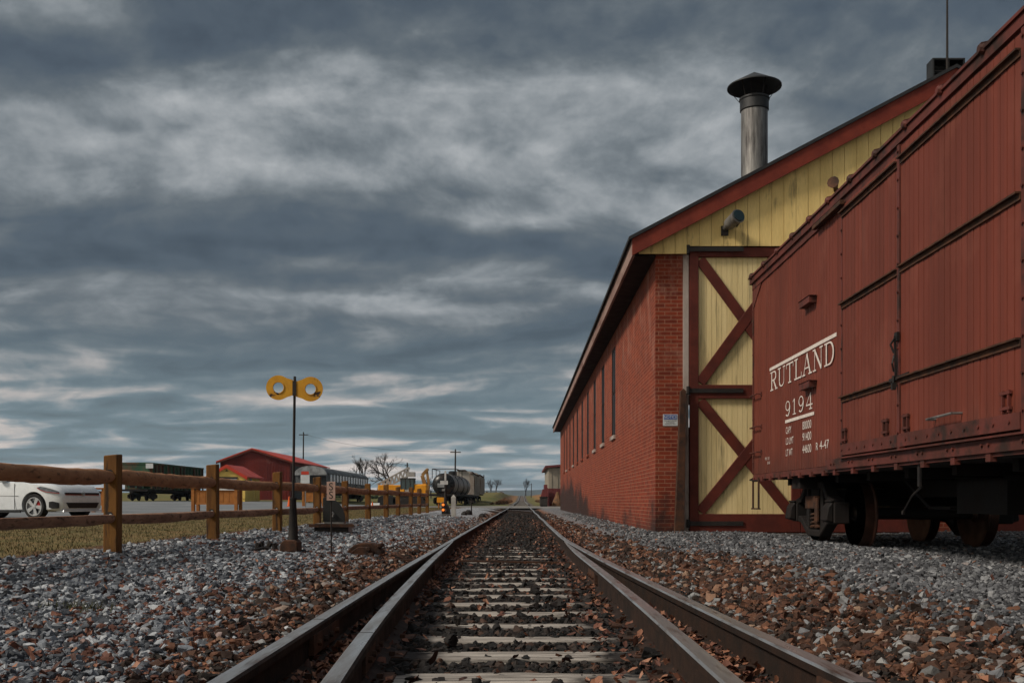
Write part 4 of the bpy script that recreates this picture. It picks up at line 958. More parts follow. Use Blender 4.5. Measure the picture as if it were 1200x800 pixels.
# its track
t4 = thing('railway_track', (XC, 9, -.1), 'track half buried in gravel beneath the red boxcar', 'railway track')
for X in (XC-.7525, XC+.7525):
    MB().box(X-.035, X+.035, -1, BY0-.25, -.05, -.004).box(X-.07, X+.07, -1, BY0-.25, -.17, -.15).box(X-.012, X+.012, -1, BY0-.25, -.15, -.05).build('rail', [M['rail_side']], t4)

# ------------------------------------------------------------ log fence
FX = -3.79; fn = thing('log_fence', (FX, 24, 0), 'two rail log fence with square timber posts along the gravel', 'fence')
FY = [9.25+3.05*k_ for k_ in range(-1, 11)]
fo = [random.uniform(-.03, .03) for _ in FY]
for i, Y in enumerate(FY):
    g = float(G(FX, Y)); X = FX+fo[i]; hh = .064; zt = 1.0+.0019*(Y-9)+random.uniform(-.02, .02); n_ = len(FY)
    mb = MB(); ln = random.uniform(-.012, .012)
    mb.add([(X-hh, Y-hh, g-.1), (X+hh, Y-hh, g-.1), (X+hh, Y+hh, g-.1), (X-hh, Y+hh, g-.1), (X-hh+ln, Y-hh, zt-.012), (X+hh+ln, Y-hh, zt), (X+hh+ln, Y+hh, zt+.006), (X-hh+ln, Y+hh, zt-.006)],
           [(0,3,2,1),(4,5,6,7),(0,1,5,4),(1,2,6,5),(2,3,7,6),(3,0,4,7)])
    po = mb.build('post', M['post'], fn, bevel=.008)
    for z_ in (.82, .43):   # slots for the rails, a pale gap showing in each
        zq = z_+g-.085; MB().prism([(X+a*.026, zq+b*.046) for a, b in ((-1, -.7), (-.5, -1), (.5, -1), (1, -.7), (1, .7), (.5, 1), (-.5, 1), (-1, .7))], Y-hh-.003, Y-hh+.002).build('slot', M['iron'], po)
        MB().lathe([(.013, Y-hh-.007), (.013, Y-hh-.004)], (X+.008, 0, zq+.016), 'Y', 10).build('bolt_cap', M['hole'], po)
for i in range(len(FY)-1):
    Y0, Y1 = FY[i]+.02, FY[i+1]-.02
    for lv, (zz_, mt) in enumerate(((.80, M['log']), (.42, M['log_low']))):
        n_ = 26; pts = []; rs = []
        r0 = (.072 if lv == 0 else .060)*random.uniform(.92, 1.06); sg = random.uniform(-.018, .012)
        for k_ in range(n_+1):
            f_ = k_/n_; Y = Y0+(Y1-Y0)*f_; g = float(G(FX, Y))-.085
            pts.append((FX+fo[i]*(1-f_)+fo[i+1]*f_-(.0 if lv else .0)+.012*mnoise.noise((i*3, f_*2.5, lv)), Y, zz_+g+sg*math.sin(math.pi*f_)+.012*mnoise.noise((f_*2, i*5, lv))))
            e_ = min(f_, 1-f_)/.10; rs.append(r0*(.68+.32*min(1, e_))*(1+.10*mnoise.noise((f_*4, i, lv))))
        mb = MB(); mb.tube(pts, rs, 12, jit=.055)
        if lv: mb.v = [(a, b, min(c, zz_+float(G(FX, b))-.085+.030)) for a, b, c in mb.v]
        mb.build('log_rail', mt, fn, smooth=True)

# ------------------------------------------------------------ switch stand etc.
Ys = 10.8; s_ = F/Ys; X = PX(343.5, Ys); gz = float(G(X, Ys))
ss = thing('switch_stand', (X, Ys, gz), 'tall black switch stand carrying two ringed yellow targets', 'switch stand')
z = lambda py: PZ(py, Ys); x = lambda px: PX(px, Ys)
mb = MB(); mb.box(x(328), x(352), Ys-.14, Ys+.14, z(650), z(646)); mb.prism([(x(330), z(646)), (x(351.5), z(646)), (x(351), z(634)), (x(347), z(632)), (x(335), z(632)), (x(331), z(636))], Ys-.11, Ys+.11); mb.build('base', M['rust'], ss, bevel=.01)
mb = MB(); mb.lathe([(.060, z(632)), (.055, z(629)), (.034, z(586)), (.040, z(585)), (.040, z(583))], (X, Ys, 0), 'Z', 12); mb.build('pedestal', M['iron'], ss, smooth=True)
MB().tube([(X, Ys, z(584)), (x(345.5), Ys, z(441))], .0145, 8).build('mast', M['iron'], ss, smooth=True)
# figure-eight target: outer contour of two discs joined by a waist, each with a round hole
mb = MB(); xc, Rr, rh, dd = x(345.6), .133, .056, .174
for s, zc in ((-1, z(454.3)), (1, z(456.0))):
    hx, wz, n_ = dd*s, .077, 48
    def edge(a):   # outline seen from the hole centre: disc, then a concave neck, then the straight waist
        th = math.acos(max(-1, min(1, -s*math.cos(a)))); t1 = math.atan(wz/dd); t2 = R(58)
        if th <= t1: return dd/math.cos(th)
        if th >= t2: return Rr
        f_ = (th-t1)/(t2-t1); return dd/math.cos(t1)+(Rr-dd/math.cos(t1))*math.sin(f_*math.pi/2)**.8
    cx_ = xc+hx; vs = []
    for i in range(n_):
        a = 2*math.pi*i/n_; q = edge(a)
        for rr, yy in ((rh, -.004), (q, -.004), (q, .004), (rh, .004)): vs.append((cx_+rr*math.cos(a), Ys-.02+yy, zc+rr*math.sin(a)))
    fs = []
    for i in range(n_):
        j = (i+1) % n_
        for q in range(4): fs.append((i*4+q, i*4+(q+1) % 4, j*4+(q+1) % 4, j*4+q))
    m_ = MB(); m_.add(vs, fs); m_.build('target', M['yellow_target'], ss)
    mb = MB(); ring = [(cx_+(rh+.006)*math.cos(a), Ys-.026, zc+(rh+.006)*math.sin(a)) for a in np.linspace(0, 2*math.pi, 33)]; mb.tube(ring, .006, 5); mb.build('target_rim', M['yellow_target'], ss)
MB().box(xc-.020, xc+.020, Ys-.032, Ys+.012, z(463.5), z(446.5)).build('clamp', M['iron'], ss)
# throw lever gear left of the stand
lv = thing('throw_lever', (x(312), Ys+.1, gz), 'black iron throw lever gear lying beside the switch stand foot', 'lever')
mb = MB(); mb.bar((x(298), Ys, z(647)), (x(332), Ys, z(646)), .10, .03); mb.build('bed', M['iron'], lv)
mb = MB(); mb.tube([(x(301), Ys, z(646)), (x(303), Ys, z(636)), (x(307), Ys, z(635)), (x(308), Ys, z(642)), (x(313), Ys, z(644)), (x(317), Ys, z(635)), (x(321), Ys, z(637)), (x(323), Ys, z(645))], [.03,.035,.028,.02,.03,.035,.03,.03], 7); mb.build('link', M['iron'], lv, smooth=True)
mb = MB(); mb.tube([(x(322), Ys-.05, z(644)), (x(312), Ys-.1, z(641)), (x(297), Ys-.16, z(645))], [.02, .017, .022], 7); mb.build('handle', M['iron'], lv, smooth=True)
# SS sign
X = x(388); s2 = thing('whistle_sign', (X, Ys, gz), 'small pale sign lettered SS on a thin black rod', 'sign')
MB().tube([(X, Ys+.01, gz-.05), (X, Ys+.01, z(570))], .0085, 6).build('rod', M['iron'], s2)
MB().box(x(383), x(393), Ys-.008, Ys-.003, z(586), z(564)).build('panel', M['sign_pink'], s2)
for zz_ in (z(574), z(584)): text('S', .115, M['black_paint'], s2, front(X, Ys-.0095, zz_), 'lettering', .95, 'CENTER')
# rusty casting
Yc = 11.2; xq = lambda px: PX(px, Yc); zq = lambda py: PZ(py, Yc)
mb = MB(); prof = [(407, 651), (407, 646), (411, 641), (417, 636), (424, 634), (437, 634), (443, 636.5), (447, 641), (449.5, 643), (450, 651)]
mb.prism([(xq(a), zq(b)-.015) for a, b in prof], Yc-.12, Yc+.12); mb.prism([(xq(a), zq(b)-.02) for a, b in ((412, 651), (414, 643), (422, 637.5), (433, 637.5), (440, 642), (441, 651))], Yc-.16, Yc-.12)
mb.lathe([(.03, Yc-.18), (.03, Yc-.16)], (xq(434), 0, zq(642)), 'Y', 10); mb.box(xq(444), xq(449), Yc-.14, Yc+.10, zq(641), zq(636))
tag(mb.build('rusty_casting', M['rust'], None, bevel=.012, loc=(xq(428), Yc, zq(651))), 'humped rusty iron casting lying on the gravel near the left rail', 'iron casting')
mb = MB(); mb.bar((xq(396), 12.6, PZ(639, 12.6)), (xq(424), 12.7, PZ(639, 12.6)), .05, .03); tag(mb.build('rusty_bar', M['rust'], None, loc=(xq(410), 12.6, PZ(640, 12.6))), 'thin rusty bar half buried behind the iron casting', 'iron bar')
# dwarf signals
def dwarf(Yd, px0, px1, py0, py1, label, lights):
    sc = F/Yd; X0, X1 = PX(px0, Yd), PX(px1, Yd); zb, zt = PZ(py1, Yd), PZ(py0, Yd); Hh = zt-zb; Wd = X1-X0
    g = float(G((X0+X1)/2, Yd)); o = thing('dwarf_signal', ((X0+X1)/2, Yd, g), label, 'signal', 'low signals beside the track')
    pl = [(X0, zb), (X0, zt-.02), (X0+Wd*.10, zt)] + [(X0+Wd*.10+Wd*.9*math.sin(a), zb+Hh*.05+Hh*.95*math.cos(a)) for a in np.linspace(.15, 1.5, 12)] + [(X1, zb)]
    MB().prism(pl, Yd-.01, Yd+.03).build('shield', M['black_paint'], o, bevel=.004)
    MB().prism([(X0+.03, zb+.03), (X0+.03, zt-.05), (X0+Wd*.6, zt-.09), (X0+Wd*.75, zb+.03)], Yd+.03, Yd+.25).build('housing', M['iron'], o)
    mb = MB(); mb.tube([(X0+Wd*.45, Yd-.03, zb+Hh*.2), (X0+Wd*.5, Yd-.04, zb+Hh*.33), (X0+Wd*.42, Yd-.04, zb+Hh*.4)], .015, 6); mb.box(X0+.02, X1-.02, Yd+.0, Yd+.2, zb-.05, zb-.002); mb.build('hasp', M['galv'], o)
    if lights:
        for q in (.78, .35):
            mb = MB(); mb.lathe([(.0, Yd-.07), (.042, Yd-.065), (.042, Yd-.012)], (X0+Wd*.18, 0, zb+Hh*q), 'Y', 14); mb.build('lens', M['amber'], o, smooth=True)
    # timber footing
    MB().box(X0-.12, X1+.06, Yd-.1, Yd+.35, g-.02, zb-.03).build('footing', M['tie'], o)
    mb = MB(); mb.box(X0-.2, X1+.16, Yd-.13, Yd-.105, zb-.085, zb-.035); mb.build('cross_bar', M['rust'], o)
    return o
dwarf(16.0, 378.5, 404.5, 582, 611, 'black dwarf signal with rounded shield standing behind the SS sign', False)
dwarf(33.5, 517.5, 528, 588, 602, 'small dwarf signal showing two orange lights beside the white marker post', True)
# marker post, sign mast, far stand
Yk = 31.5; X = PX(531.5, Yk); g = float(G(X, Yk))
mb = MB(); hw = .072; zt = PZ(579, Yk); mb.box(X-hw, X+hw, Yk-hw, Yk+hw, g-.1, zt-.09)
mb.add([(X-hw, Yk-hw, zt-.09), (X+hw, Yk-hw, zt-.09), (X+hw, Yk+hw, zt-.09), (X-hw, Yk+hw, zt-.09), (X, Yk, zt)], [(0,1,4),(1,2,4),(2,3,4),(3,0,4)])
tag(mb.build('marker_post', M['marker'], None, loc=(X, Yk, g)), 'white pointed marker post standing in the gravel past the fence', 'post')
Ym = 36; X = PX(522, Ym); g = float(G(X, Ym)); ms = thing('sign_mast', (X, Ym, g), 'thin dark signal mast with white number plate in front of the black tank car', 'signal mast')
MB().tube([(X, Ym, g), (X, Ym, PZ(553, Ym))], [.07, .035], 10).build('mast', M['iron'], ms, smooth=True)
MB().box(PX(521, Ym), PX(523, Ym), Ym-.06, Ym-.04, PZ(564, Ym), PZ(551.5, Ym)).build('blade', M['white'], ms)
pln = MB().box(PX(516, Ym), PX(525, Ym), Ym-.06, Ym-.045, PZ(567.5, Ym), PZ(563, Ym)).build('number_plate', M['white'], ms)
MB().box(PX(518, Ym), PX(521.5, Ym), Ym-.06, Ym-.045, PZ(575, Ym), PZ(572.5, Ym)).build('small_plate', M['galv'], ms)
Yt = 38; X = PX(552.5, Yt); g = float(G(X, Yt)); fs_ = thing('switch_stand', (X, Yt, g), 'distant low switch stand with thin mast at the far turnout', 'switch stand')
MB().tube([(X, Yt, g), (X, Yt, PZ(584, Yt))], .025, 6).build('mast', M['iron'], fs_); MB().lathe([(.16, g), (.15, g+.12), (.06, g+.2)], (X-.12, Yt, 0), 'Z', 10).build('base', M['iron'], fs_)
MB().box(X-.1, X+.1, Yt-.01, Yt+.01, PZ(589, Yt), PZ(586, Yt)).build('target', M['iron'], fs_)
for (pa, pb, lb) in ((540, 548, 'dark iron lump left of the distant switch stand'), (560, 570, 'dark iron lump right of the distant switch stand')):
    X = PX((pa+pb)/2, Yt-1); g = float(G(X, Yt-1)); hw = PX(pb, Yt-1)-X; mb = MB(); mb.lathe([(hw, g-.02), (hw*.95, g+.06), (hw*.5, g+.13), (.02, g+.15)], (X, Yt-1, 0), 'Z', 9)
    tag(mb.build('iron_lump', M['iron'], None, loc=(X, Yt-1, g)), lb, 'iron casting', 'iron lumps at the far turnout')

# ------------------------------------------------------------ white hatchback (built at the origin, nose towards +X)
hb = thing('hatchback', (0, 0, 0), 'white hatchback parked behind the log fence at the left edge', 'car')
L0 = 4.25
st = [ # x, z_bottom, z_shoulder, z_top, half width low, half width shoulder, half width top
 (0.00,.42,.80,.95,.70,.72,.60),(.06,.30,.92,1.18,.80,.80,.60),(.25,.24,.95,1.38,.86,.87,.60),(.55,.22,.95,1.46,.88,.895,.62),(1.1,.20,.94,1.475,.885,.90,.64),
 (1.8,.19,.93,1.475,.885,.90,.645),(2.3,.19,.92,1.44,.885,.90,.63),(2.65,.19,.92,1.27,.885,.895,.62),(2.95,.19,.92,1.08,.885,.89,.66),(3.12,.20,.92,1.00,.88,.885,.70),
 (3.4,.20,.89,.975,.88,.88,.74),(3.75,.20,.84,.93,.87,.87,.74),(3.98,.20,.79,.87,.83,.83,.70),(4.12,.21,.72,.79,.78,.78,.66),(4.20,.22,.66,.70,.73,.73,.62),(4.245,.26,.58,.60,.69,.69,.60)]
mb = MB(); n_ = 17
def sect(x_, zb, zs, zt, wl, ws, wt):
    pts = [(wl*.9, zb), (wl*.985, zb+.05), (wl*1.0, zb+.16), (ws*1.01, (zb+zs)/2), (ws*1.005, zs-.12), (ws*.985, zs), (ws*.93, zs+.03*min(1, (zt-zs)*6)), (wt+(ws-wt)*.25, zs+(zt-zs)*.72), (wt*.92, zt-.01*0-(zt-zs)*.06), (wt*.5, zt)]
    full = [(-a, b) for a, b in pts] + [(0, zt+.005)] + [(a, b) for a, b in pts[::-1]]
    return [(x_, a, b) for a, b in full]
secs = [sect(*q) for q in st]; ns_ = len(secs[0])
mb.v = [q for s_ in secs for q in s_]
for i in range(len(secs)-1):
    for j in range(ns_):
        mb.f.append((i*ns_+j, i*ns_+(j+1) % ns_, (i+1)*ns_+(j+1) % ns_, (i+1)*ns_+j))
        ww = st[i][3] > 1.0 and st[i+1][3] > 1.0 and 1 <= i
        jj = j if j < ns_//2 else ns_-2-j
        mb.m.append(1 if (ww and jj in (6, 7) and 2 <= i <= 8) or (i in (7, 8) and jj in (8, 9)) else 0)
mb.f += [tuple(range(ns_)), tuple((len(secs)-1)*ns_+q for q in range(ns_))]; mb.m += [0, 0]
body = mb.build('body', [M['car_white'], M['glass']], hb, smooth=True)
cut = MB()
WX = (.87, 3.50)
for wx in WX: cut.lathe([(.365, -1.2), (.365, 1.2)], (wx, 0, .33), 'Y', 36)
co = cut.build('cutter', M['dark_plastic'])
bm_ = body.modifiers.new('arches', 'BOOLEAN'); bm_.operation = 'DIFFERENCE'; bm_.solver = 'EXACT'; bm_.object = co
bpy.context.view_layer.update()
nm_ = bpy.data.meshes.new_from_object(body.evaluated_get(bpy.context.evaluated_depsgraph_get())); body.modifiers.clear(); body.data = nm_
nm_.polygons.foreach_set('use_smooth', [True]*len(nm_.polygons)); nm_.set_sharp_from_angle(angle=R(45))
bpy.data.objects.remove(co)
MB().box(.3, 4.0, -.62, .62, .22, .62).build('underbody', M['dark_plastic'], hb)
for wx in WX:
    for s in (-1, 1):
        yy = s*.80
        mb = MB(); mb.lathe([(.225, yy-s*.0), (.235, yy+s*.065), (.25, yy+s*.075), (.30, yy+s*.075), (.318, yy+s*.05), (.32, yy-s*.08), (.31, yy-s*.12), (.2, yy-s*.12)], (wx, 0, .32), 'Y', 36)
        wo = mb.build('wheel', M['rubber'], hb, smooth=True)
        mb = MB(); mb.lathe([(.232, yy+s*.02), (.236, yy+s*.072), (.215, yy+s*.072), (.208, yy+s*.02)], (wx, 0, .32), 'Y', 36)
        for k_ in range(5):
            a = 2*math.pi*k_/5-1.57; b = a+.30
            p_ = [(wx+r_*math.cos(q), .32+r_*math.sin(q)) for r_, q in ((.03, a-.9), (.215, a-.02), (.222, b+.14), (.10, a+.62), (.04, a+.9))]
            mb.prism(p_, yy+s*.045, yy+s*.066, 'Y')
        mb.lathe([(.05, yy+s*.03), (.045, yy+s*.075), (.0, yy+s*.078)], (wx, 0, .32), 'Y', 16)
        mb.build('rim', M['alloy'], wo, smooth=False)
        MB().lathe([(.15, yy+s*.0), (.15, yy+s*.02)], (wx, 0, .32), 'Y', 24).build('brake_disc', M['dark_plastic'], wo)
        MB().box(wx+.06, wx+.15, yy+s*.02-.02, yy+s*.02+.02, .33, .46).build('caliper', M['red_caliper'], wo)
        MB().lathe([(.21, yy-s*.03), (.21, yy-s*.02)], (wx, 0, .32), 'Y', 24).build('wheel_back', M['black_paint'], wo)
for s in (-1, 1):
    def fy(x_, o=0): return s*(np.interp(x_, [q[0] for q in st], [q[5] for q in st])+o)
    # headlight: a swept wedge wrapped on the corner
    mb = MB(); up, lo = [], []
    for x_, zu, zd in ((3.60, .80, .785), (3.70, .825, .73), (3.84, .80, .685), (3.98, .765, .665), (4.10, .725, .655), (4.17, .69, .645)):
        up.append((x_+.012, fy(x_, .012), zu)); lo.append((x_+.012, fy(x_, .016), zd))
    mb.add(up+lo, [(i, i+1, 7+i, 6+i) for i in range(5)]); ho = mb.build('headlight', M['lamp_glass'], hb)
    mb = MB(); mb.tube([(q[0]+.008, q[1]+s*.008, q[2]+.006) for q in lo], .008, 5); mb.build('red_trim', M['red_caliper'], ho)
    mb = MB(); pu, pd = [], []
    for x_, zu, zd in ((3.93, .44, .30), (4.02, .45, .27), (4.12, .43, .27), (4.17, .41, .28)): pu.append((x_+.01, fy(x_, .012), zu)); pd.append((x_+.01, fy(x_, .012), zd))
    mb.add(pu+pd, [(i, i+1, 5+i, 4+i) for i in range(3)]); mb.build('bumper_vent', M['dark_plastic'], hb)
mb = MB()
mb.box(4.17, 4.25, -.62, .62, .625, .675); mb.build('grille', M['dark_plastic'], hb)
MB().box(4.20, 4.256, -.62, .62, .612, .6245).build('red_strip', M['red_caliper'], hb)
MB().prism([(-.50, .28), (.50, .28), (.60, .42), (-.60, .42)], 4.20, 4.262, 'X').build('lower_grille', M['dark_plastic'], hb)
MB().prism([(-.72, .19), (.72, .19), (.70, .225), (-.70, .225)], 4.05, 4.27, 'X').build('lip', M['car_white'], hb)
mb = MB(); ring = [(4.268, .055*math.cos(a), .645+.055*math.sin(a)) for a in np.linspace(0, 6.283, 21)]; mb.tube(ring, .006, 5)
for pl in ([(-.035,.68),(-.0,.645),(.035,.68)], [(-.048,.66),(-.02,.60),(0,.635),(.02,.60),(.048,.66)]):
    mb.tube([(4.268, a, b) for a, b in pl], .005, 4)
mb.build('emblem', M['alloy'], hb)
for s in (-1, 1):
    mb = MB(); mb.box(2.50, 2.66, s*.93-.08, s*.93+.10, .93, 1.06); mb.build('mirror', M['car_white'], hb, bevel=.03)
    MB().box(1.0, 3.05, s*.905-.006, s*.905+.006, .585, .592).build('side_crease', M['galv'], hb)
    mb = MB(); mb.box(2.93, 2.937, s*.899-.006, s*.899+.006, .25, .90); mb.box(1.85, 1.857, s*.905-.006, s*.905+.006, .25, .92); mb.build('door_seam', M['dark_plastic'], hb)
    MB().box(1.25, 3.1, s*.875-.02, s*.875+.02, .165, .215).build('side_skirt', M['dark_plastic'], hb)
Yh = 25.5; hb.location = (0, 0, 0)
yaw = R(-16); wpos = Vector((PX(42, Yh-.3), Yh-.3)); loc = Vector((3.50, -.8)); cr, sr = math.cos(yaw), math.sin(yaw)
hb.location = (wpos.x-(loc.x*cr-loc.y*sr), wpos.y-(loc.x*sr+loc.y*cr), float(G(PX(42, Yh), Yh))+.014); rot(hb, yaw)

# ------------------------------------------------------------ planter boxes
def planter(px0, px1, py0, py1, Yp, label):
    X0, X1 = PX(px0, Yp), PX(px1, Yp); g = float(G((X0+X1)/2, Yp))+.012; H_ = PZ(py0, Yp)-g; dpt = .8
    o = thing('planter_box', ((X0+X1)/2, Yp, g), label, 'planter box', 'timber planter boxes on the parking lot')
    mb = MB(); mb.box(X0+.06, X1-.06, Yp+.06, Yp+dpt-.06, g+H_*.30, g+H_*.92); nb = max(3, int((X1-X0)/.28))
    for k_ in range(nb): a = X0+.10+(X1-X0-.2)*k_/nb; mb.box(a+.01, a+(X1-X0-.2)/nb-.01, Yp+.045, Yp+.06, g+H_*.38, g+H_*.86)
    mb.box(X0+.06, X1-.06, Yp+.03, Yp+.045, g+H_*.30, g+H_*.38); mb.build('box', M['orange_wood'], o)
    for a in (X0, X1-.13):
        for b in (Yp, Yp+dpt-.13): MB().box(a, a+.13, b, b+.13, g, g+H_).build('leg', M['orange_wood'], o)
    MB().box(X0-.05, X1+.05, Yp-.03, Yp+dpt+.03, g+H_, g+H_+.06).build('cap_board', M['orange_wood'], o)
planter(224, 278, 572, 596, 43, 'wide orange timber planter behind the second post of the log fence')
planter(98, 123, 573, 597, 38, 'orange timber planter half hidden by the white hatchback nose')
planter(354, 379, 575, 587, 75, 'small orange timber planter before the grey passenger car')

# ------------------------------------------------------------ rolling stock far off
def far_truck(o, X, Y, g):
    t_ = MB().box(X-.95, X+.95, Y-.2, Y+.2, g+.45, g+.85).build('truck', M['car_black'], o)
    for s in (-1, 1):
        MB().prism([(Y-1.15, g+.3), (Y-.3, g+.15), (Y+.3, g+.15), (Y+1.15, g+.3), (Y+1.15, g+.6), (Y+.3, g+.8), (Y-.3, g+.8), (Y-1.15, g+.6)], X+s*1.02-.06, X+s*1.02+.06, 'X').build('side_frame', M['car_black'], t_)
        for q in (-.85, .85): MB().lathe([(.42, s*.72-.06), (.46, s*.72+.06)], (X, Y+q, g+.45), 'X', 16).build('wheel', M['wheel_face'], t_, smooth=True)
def car_base(name, X, Y0, Y1, g, label, cat, col):
    o = thing(name, (X, (Y0+Y1)/2, g), label, cat)
    for Y in (Y0+2.2, Y1-2.2):
        far_truck(o, X, Y, g)
    MB().box(X-1.35, X+1.35, Y0, Y1, g+.95, g+1.15).box(X-.15, X+.15, Y0-.8, Y1+.8, g+.75, g+1.0).build('frame', col, o)
    return o
# green open hopper
gx = -38.2; gg = float(G(gx, 100))+.05
o = car_base('hopper_car', gx, 98, 114.5, gg, 'green open hopper car with a white panel on its end', 'hopper car', M['car_black'])
w_ = 1.5; H_ = PZ(541.5, 98)-gg
mb = MB(); mb.box(gx-w_, gx+w_, 99.5, 113, gg+1.15, gg+H_-.05); mb.box(gx-w_, gx+w_, 98, 99.5, gg+2.4, gg+H_-.06); mb.box(gx-w_, gx+w_, 113, 114.5, gg+2.4, gg+H_-.06)
mb.box(gx-w_-.08, gx+w_+.08, 97.95, 98.1, gg+H_-.18, gg+H_); mb.box(gx+w_-.02, gx+w_+.1, 98.1, 114.5, gg+H_-.16, gg+H_)
mb.build('hopper_body', M['green_car'], o)
for Y in np.linspace(98.4, 114.2, 16): MB().box(gx+w_+.002, gx+w_+.13, Y-.07, Y+.07, gg+1.2, gg+H_-.17).build('side_rib', M['green_car'] if random.random() < .6 else M['rust'], o)
for X in (gx-1.2, gx-.5, gx+.2, gx+.9): MB().box(X-.05, X+.05, 97.94, 97.995, gg+1.2, gg+2.5).build('end_post', M['green_car'], o)
MB().box(PX(171, 97.9), PX(179.5, 97.9), 97.86, 97.92, PZ(548.5, 98), PZ(542.8, 98)).build('white_panel', M['sign_white'], o)
mb = MB(); mb.prism([(gx-w_, gg+2.35), (gx+w_, gg+2.35), (gx+w_*.5, gg+1.3), (gx-w_*.5, gg+1.3)], 98.4, 98.5); mb.build('slope_sheet', M['car_black'], o)
# passenger car
pxx = -20.7; pg = float(G(pxx, 98))+.05
o = car_base('passenger_car', pxx, 97, 124, pg, 'long weathered grey passenger car with arched pale roof end', 'passenger car', M['car_black'])
H_ = PZ(545.5, 97)-pg; w_ = 1.5
MB().box(pxx-w_, pxx+w_, 97.6, 124, pg+1.15, pg+H_-.75).build('body', M['pass_car'], o)
def archp(wd, zc, rh_): return [(pxx-wd, zc)] + [(pxx-wd*math.cos(a), zc+rh_*math.sin(a)) for a in np.linspace(.1, math.pi-.1, 14)] + [(pxx+wd, zc)]
MB().prism(archp(w_+.08, pg+H_-.75, .75), 97.5, 124.1).build('roof', M['pass_car'], o)
MB().prism(archp(w_+.12, pg+H_-.9, .92), 97.2, 97.52).build('roof_end', M['pale_roof'], o)
MB().box(pxx-.5, pxx+w_, 97.5, 97.59, pg+1.0, pg+H_-1.0).build('vestibule', M['black_paint'], o)
for i in range(14):
    Y = 99.5+i*1.72; MB().box(pxx+w_, pxx+w_+.03, Y, Y+1.0, pg+2.1, pg+2.95).build('window', M['glass'], o)
for i in range(15): MB().box(pxx+w_+.005, pxx+w_+.05, 98.9+i*1.72, 99.05+i*1.72, pg+1.2, pg+H_-.76).build('side_post', M['pale_roof'], o)
# tank car
tx = -7.4; tg = float(G(tx, 105))+.02; Yt0, Yt1 = 98, 114
o = car_base('tank_car', tx, Yt0-.6, Yt1+.6, tg, 'black ended tank car with a dusty grey barrel', 'tank car', M['car_black'])
rT = 13.4*Yt0/F; zc = PZ(567.5, Yt0)
mb = MB(); mb.lathe([(0, Yt0-.35), (rT*.5, Yt0-.3), (rT*.85, Yt0-.12), (rT, Yt0+.1)], (tx, 0, zc), 'Y', 32, 0); mb.lathe([(rT, Yt0+.1), (rT, Yt1-.1)], (tx, 0, zc), 'Y', 32, 1); mb.lathe([(rT, Yt1-.1), (rT*.8, Yt1+.2), (0, Yt1+.35)], (tx, 0, zc), 'Y', 32, 0)
mb.build('tank', [M['tank'], M['tank_grey']], o, smooth=True)
for Y in (Yt0+3, Yt0+8.5, Yt0+13): MB().lathe([(rT+.02, Y), (rT+.06, Y+.05), (rT+.06, Y+.25), (rT+.02, Y+.3)], (tx, 0, zc), 'Y', 32).build('band', M['tank'], o)
MB().lathe([(.45, zc+rT-.1), (.45, zc+rT+.35), (.3, zc+rT+.45)], (tx, (Yt0+Yt1)/2, 0), 'Z', 16).build('dome', M['tank'], o)
mb = MB()
for X in (-1.25, 1.1): 
    mb.tube([(tx+X, Yt0+1, zc+rT*.55), (tx+X, Yt0+1, zc+rT+.45), (tx+X, Yt0+7, zc+rT+.45), (tx+X, Yt0+7, zc+rT*.55)], .04, 5); mb.tube([(tx+X, Yt0+4, zc+rT*.5), (tx+X, Yt0+4, zc+rT+.45)], .035, 5)
mb.tube([(tx-1.25, Yt0+1, zc+rT+.45), (tx+1.1, Yt0+1, zc+rT+.45)], .04, 5); mb.build('railing', M['iron'], o)
MB().box(tx-.55, tx+.35, Yt0-.42, Yt0-.37, zc-.28, zc+.12).build('placard', M['pale_roof'], o)
o.rotation_euler = (0, 0, R(-2.5))
# grey covered hoppers behind it
for k_, (Y0, Y1) in enumerate(((117, 132), (134, 149))):
    X = -7.2; g = float(G(X, (Y0+Y1)/2)); g = max(g, .3)
    o = car_base('covered_hopper', X, Y0, Y1, g, ('pale grey covered hopper car coupled behind the tank car', 'second grey covered hopper, farthest of the three coupled cars')[k_], 'hopper car', M['car_black'])
    H_ = 4.0; MB().prism([(X-1.45, g+1.1), (X+1.45, g+1.1), (X+1.5, g+1.4), (X+1.5, g+H_-.5), (X+1.0, g+H_-.1), (X-1.0, g+H_-.1), (X-1.5, g+H_-.5), (X-1.5, g+1.4)], Y0+.3, Y1-.3).build('body', M['hopper_grey'], o)
    for Y in np.linspace(Y0+.5, Y1-.5, 9): MB().box(X+1.505, X+1.6, Y-.06, Y+.06, g+1.2, g+H_-.55).build('side_rib', M['hopper_grey'], o)
    MB().box(X-.5, X+.5, Y0, Y1, g+H_-.02, g+H_+.06).box(X+1.1, X+1.55, Y0, Y1, g+H_-.42, g+H_-.32).build('running_board', M['rust'], o)

# ------------------------------------------------------------ barn, shed, right-hand shed
def gabled(name, X0, X1, xr, Y0, Y1, g, ze, zr_, label, cat, wall, roof, ov=.4):
    o = thing(name, ((X0+X1)/2, (Y0+Y1)/2, g), label, cat)
    MB().prism([(X0, g-.3), (X1, g-.3), (X1, ze-.02), (xr, zr_-.05), (X0, ze-.02)], Y0, Y1).build('wall', wall, o)
    sl_ = (zr_-ze)/(xr-X0)
    for (a, b) in ((X0-ov, xr), (X1+ov, xr)):
        za = ze-abs(a-(X0 if a < xr else X1))*(zr_-ze)/abs(xr-(X0 if a < xr else X1))
        MB().prism([(a, za), (b, zr_), (b, zr_+.12), (a, za+.12)], Y0-ov, Y1+ov).build('roof', roof, o)
        MB().prism([(a, za-.22), (b, zr_-.22), (b, zr_-.004), (a, za-.004)], Y0-ov, Y0-ov+.06).build('rake_board', M['trim_dark'] if cat != 'shed' else roof, o)
    return o
Y = 122; s_ = F/Y
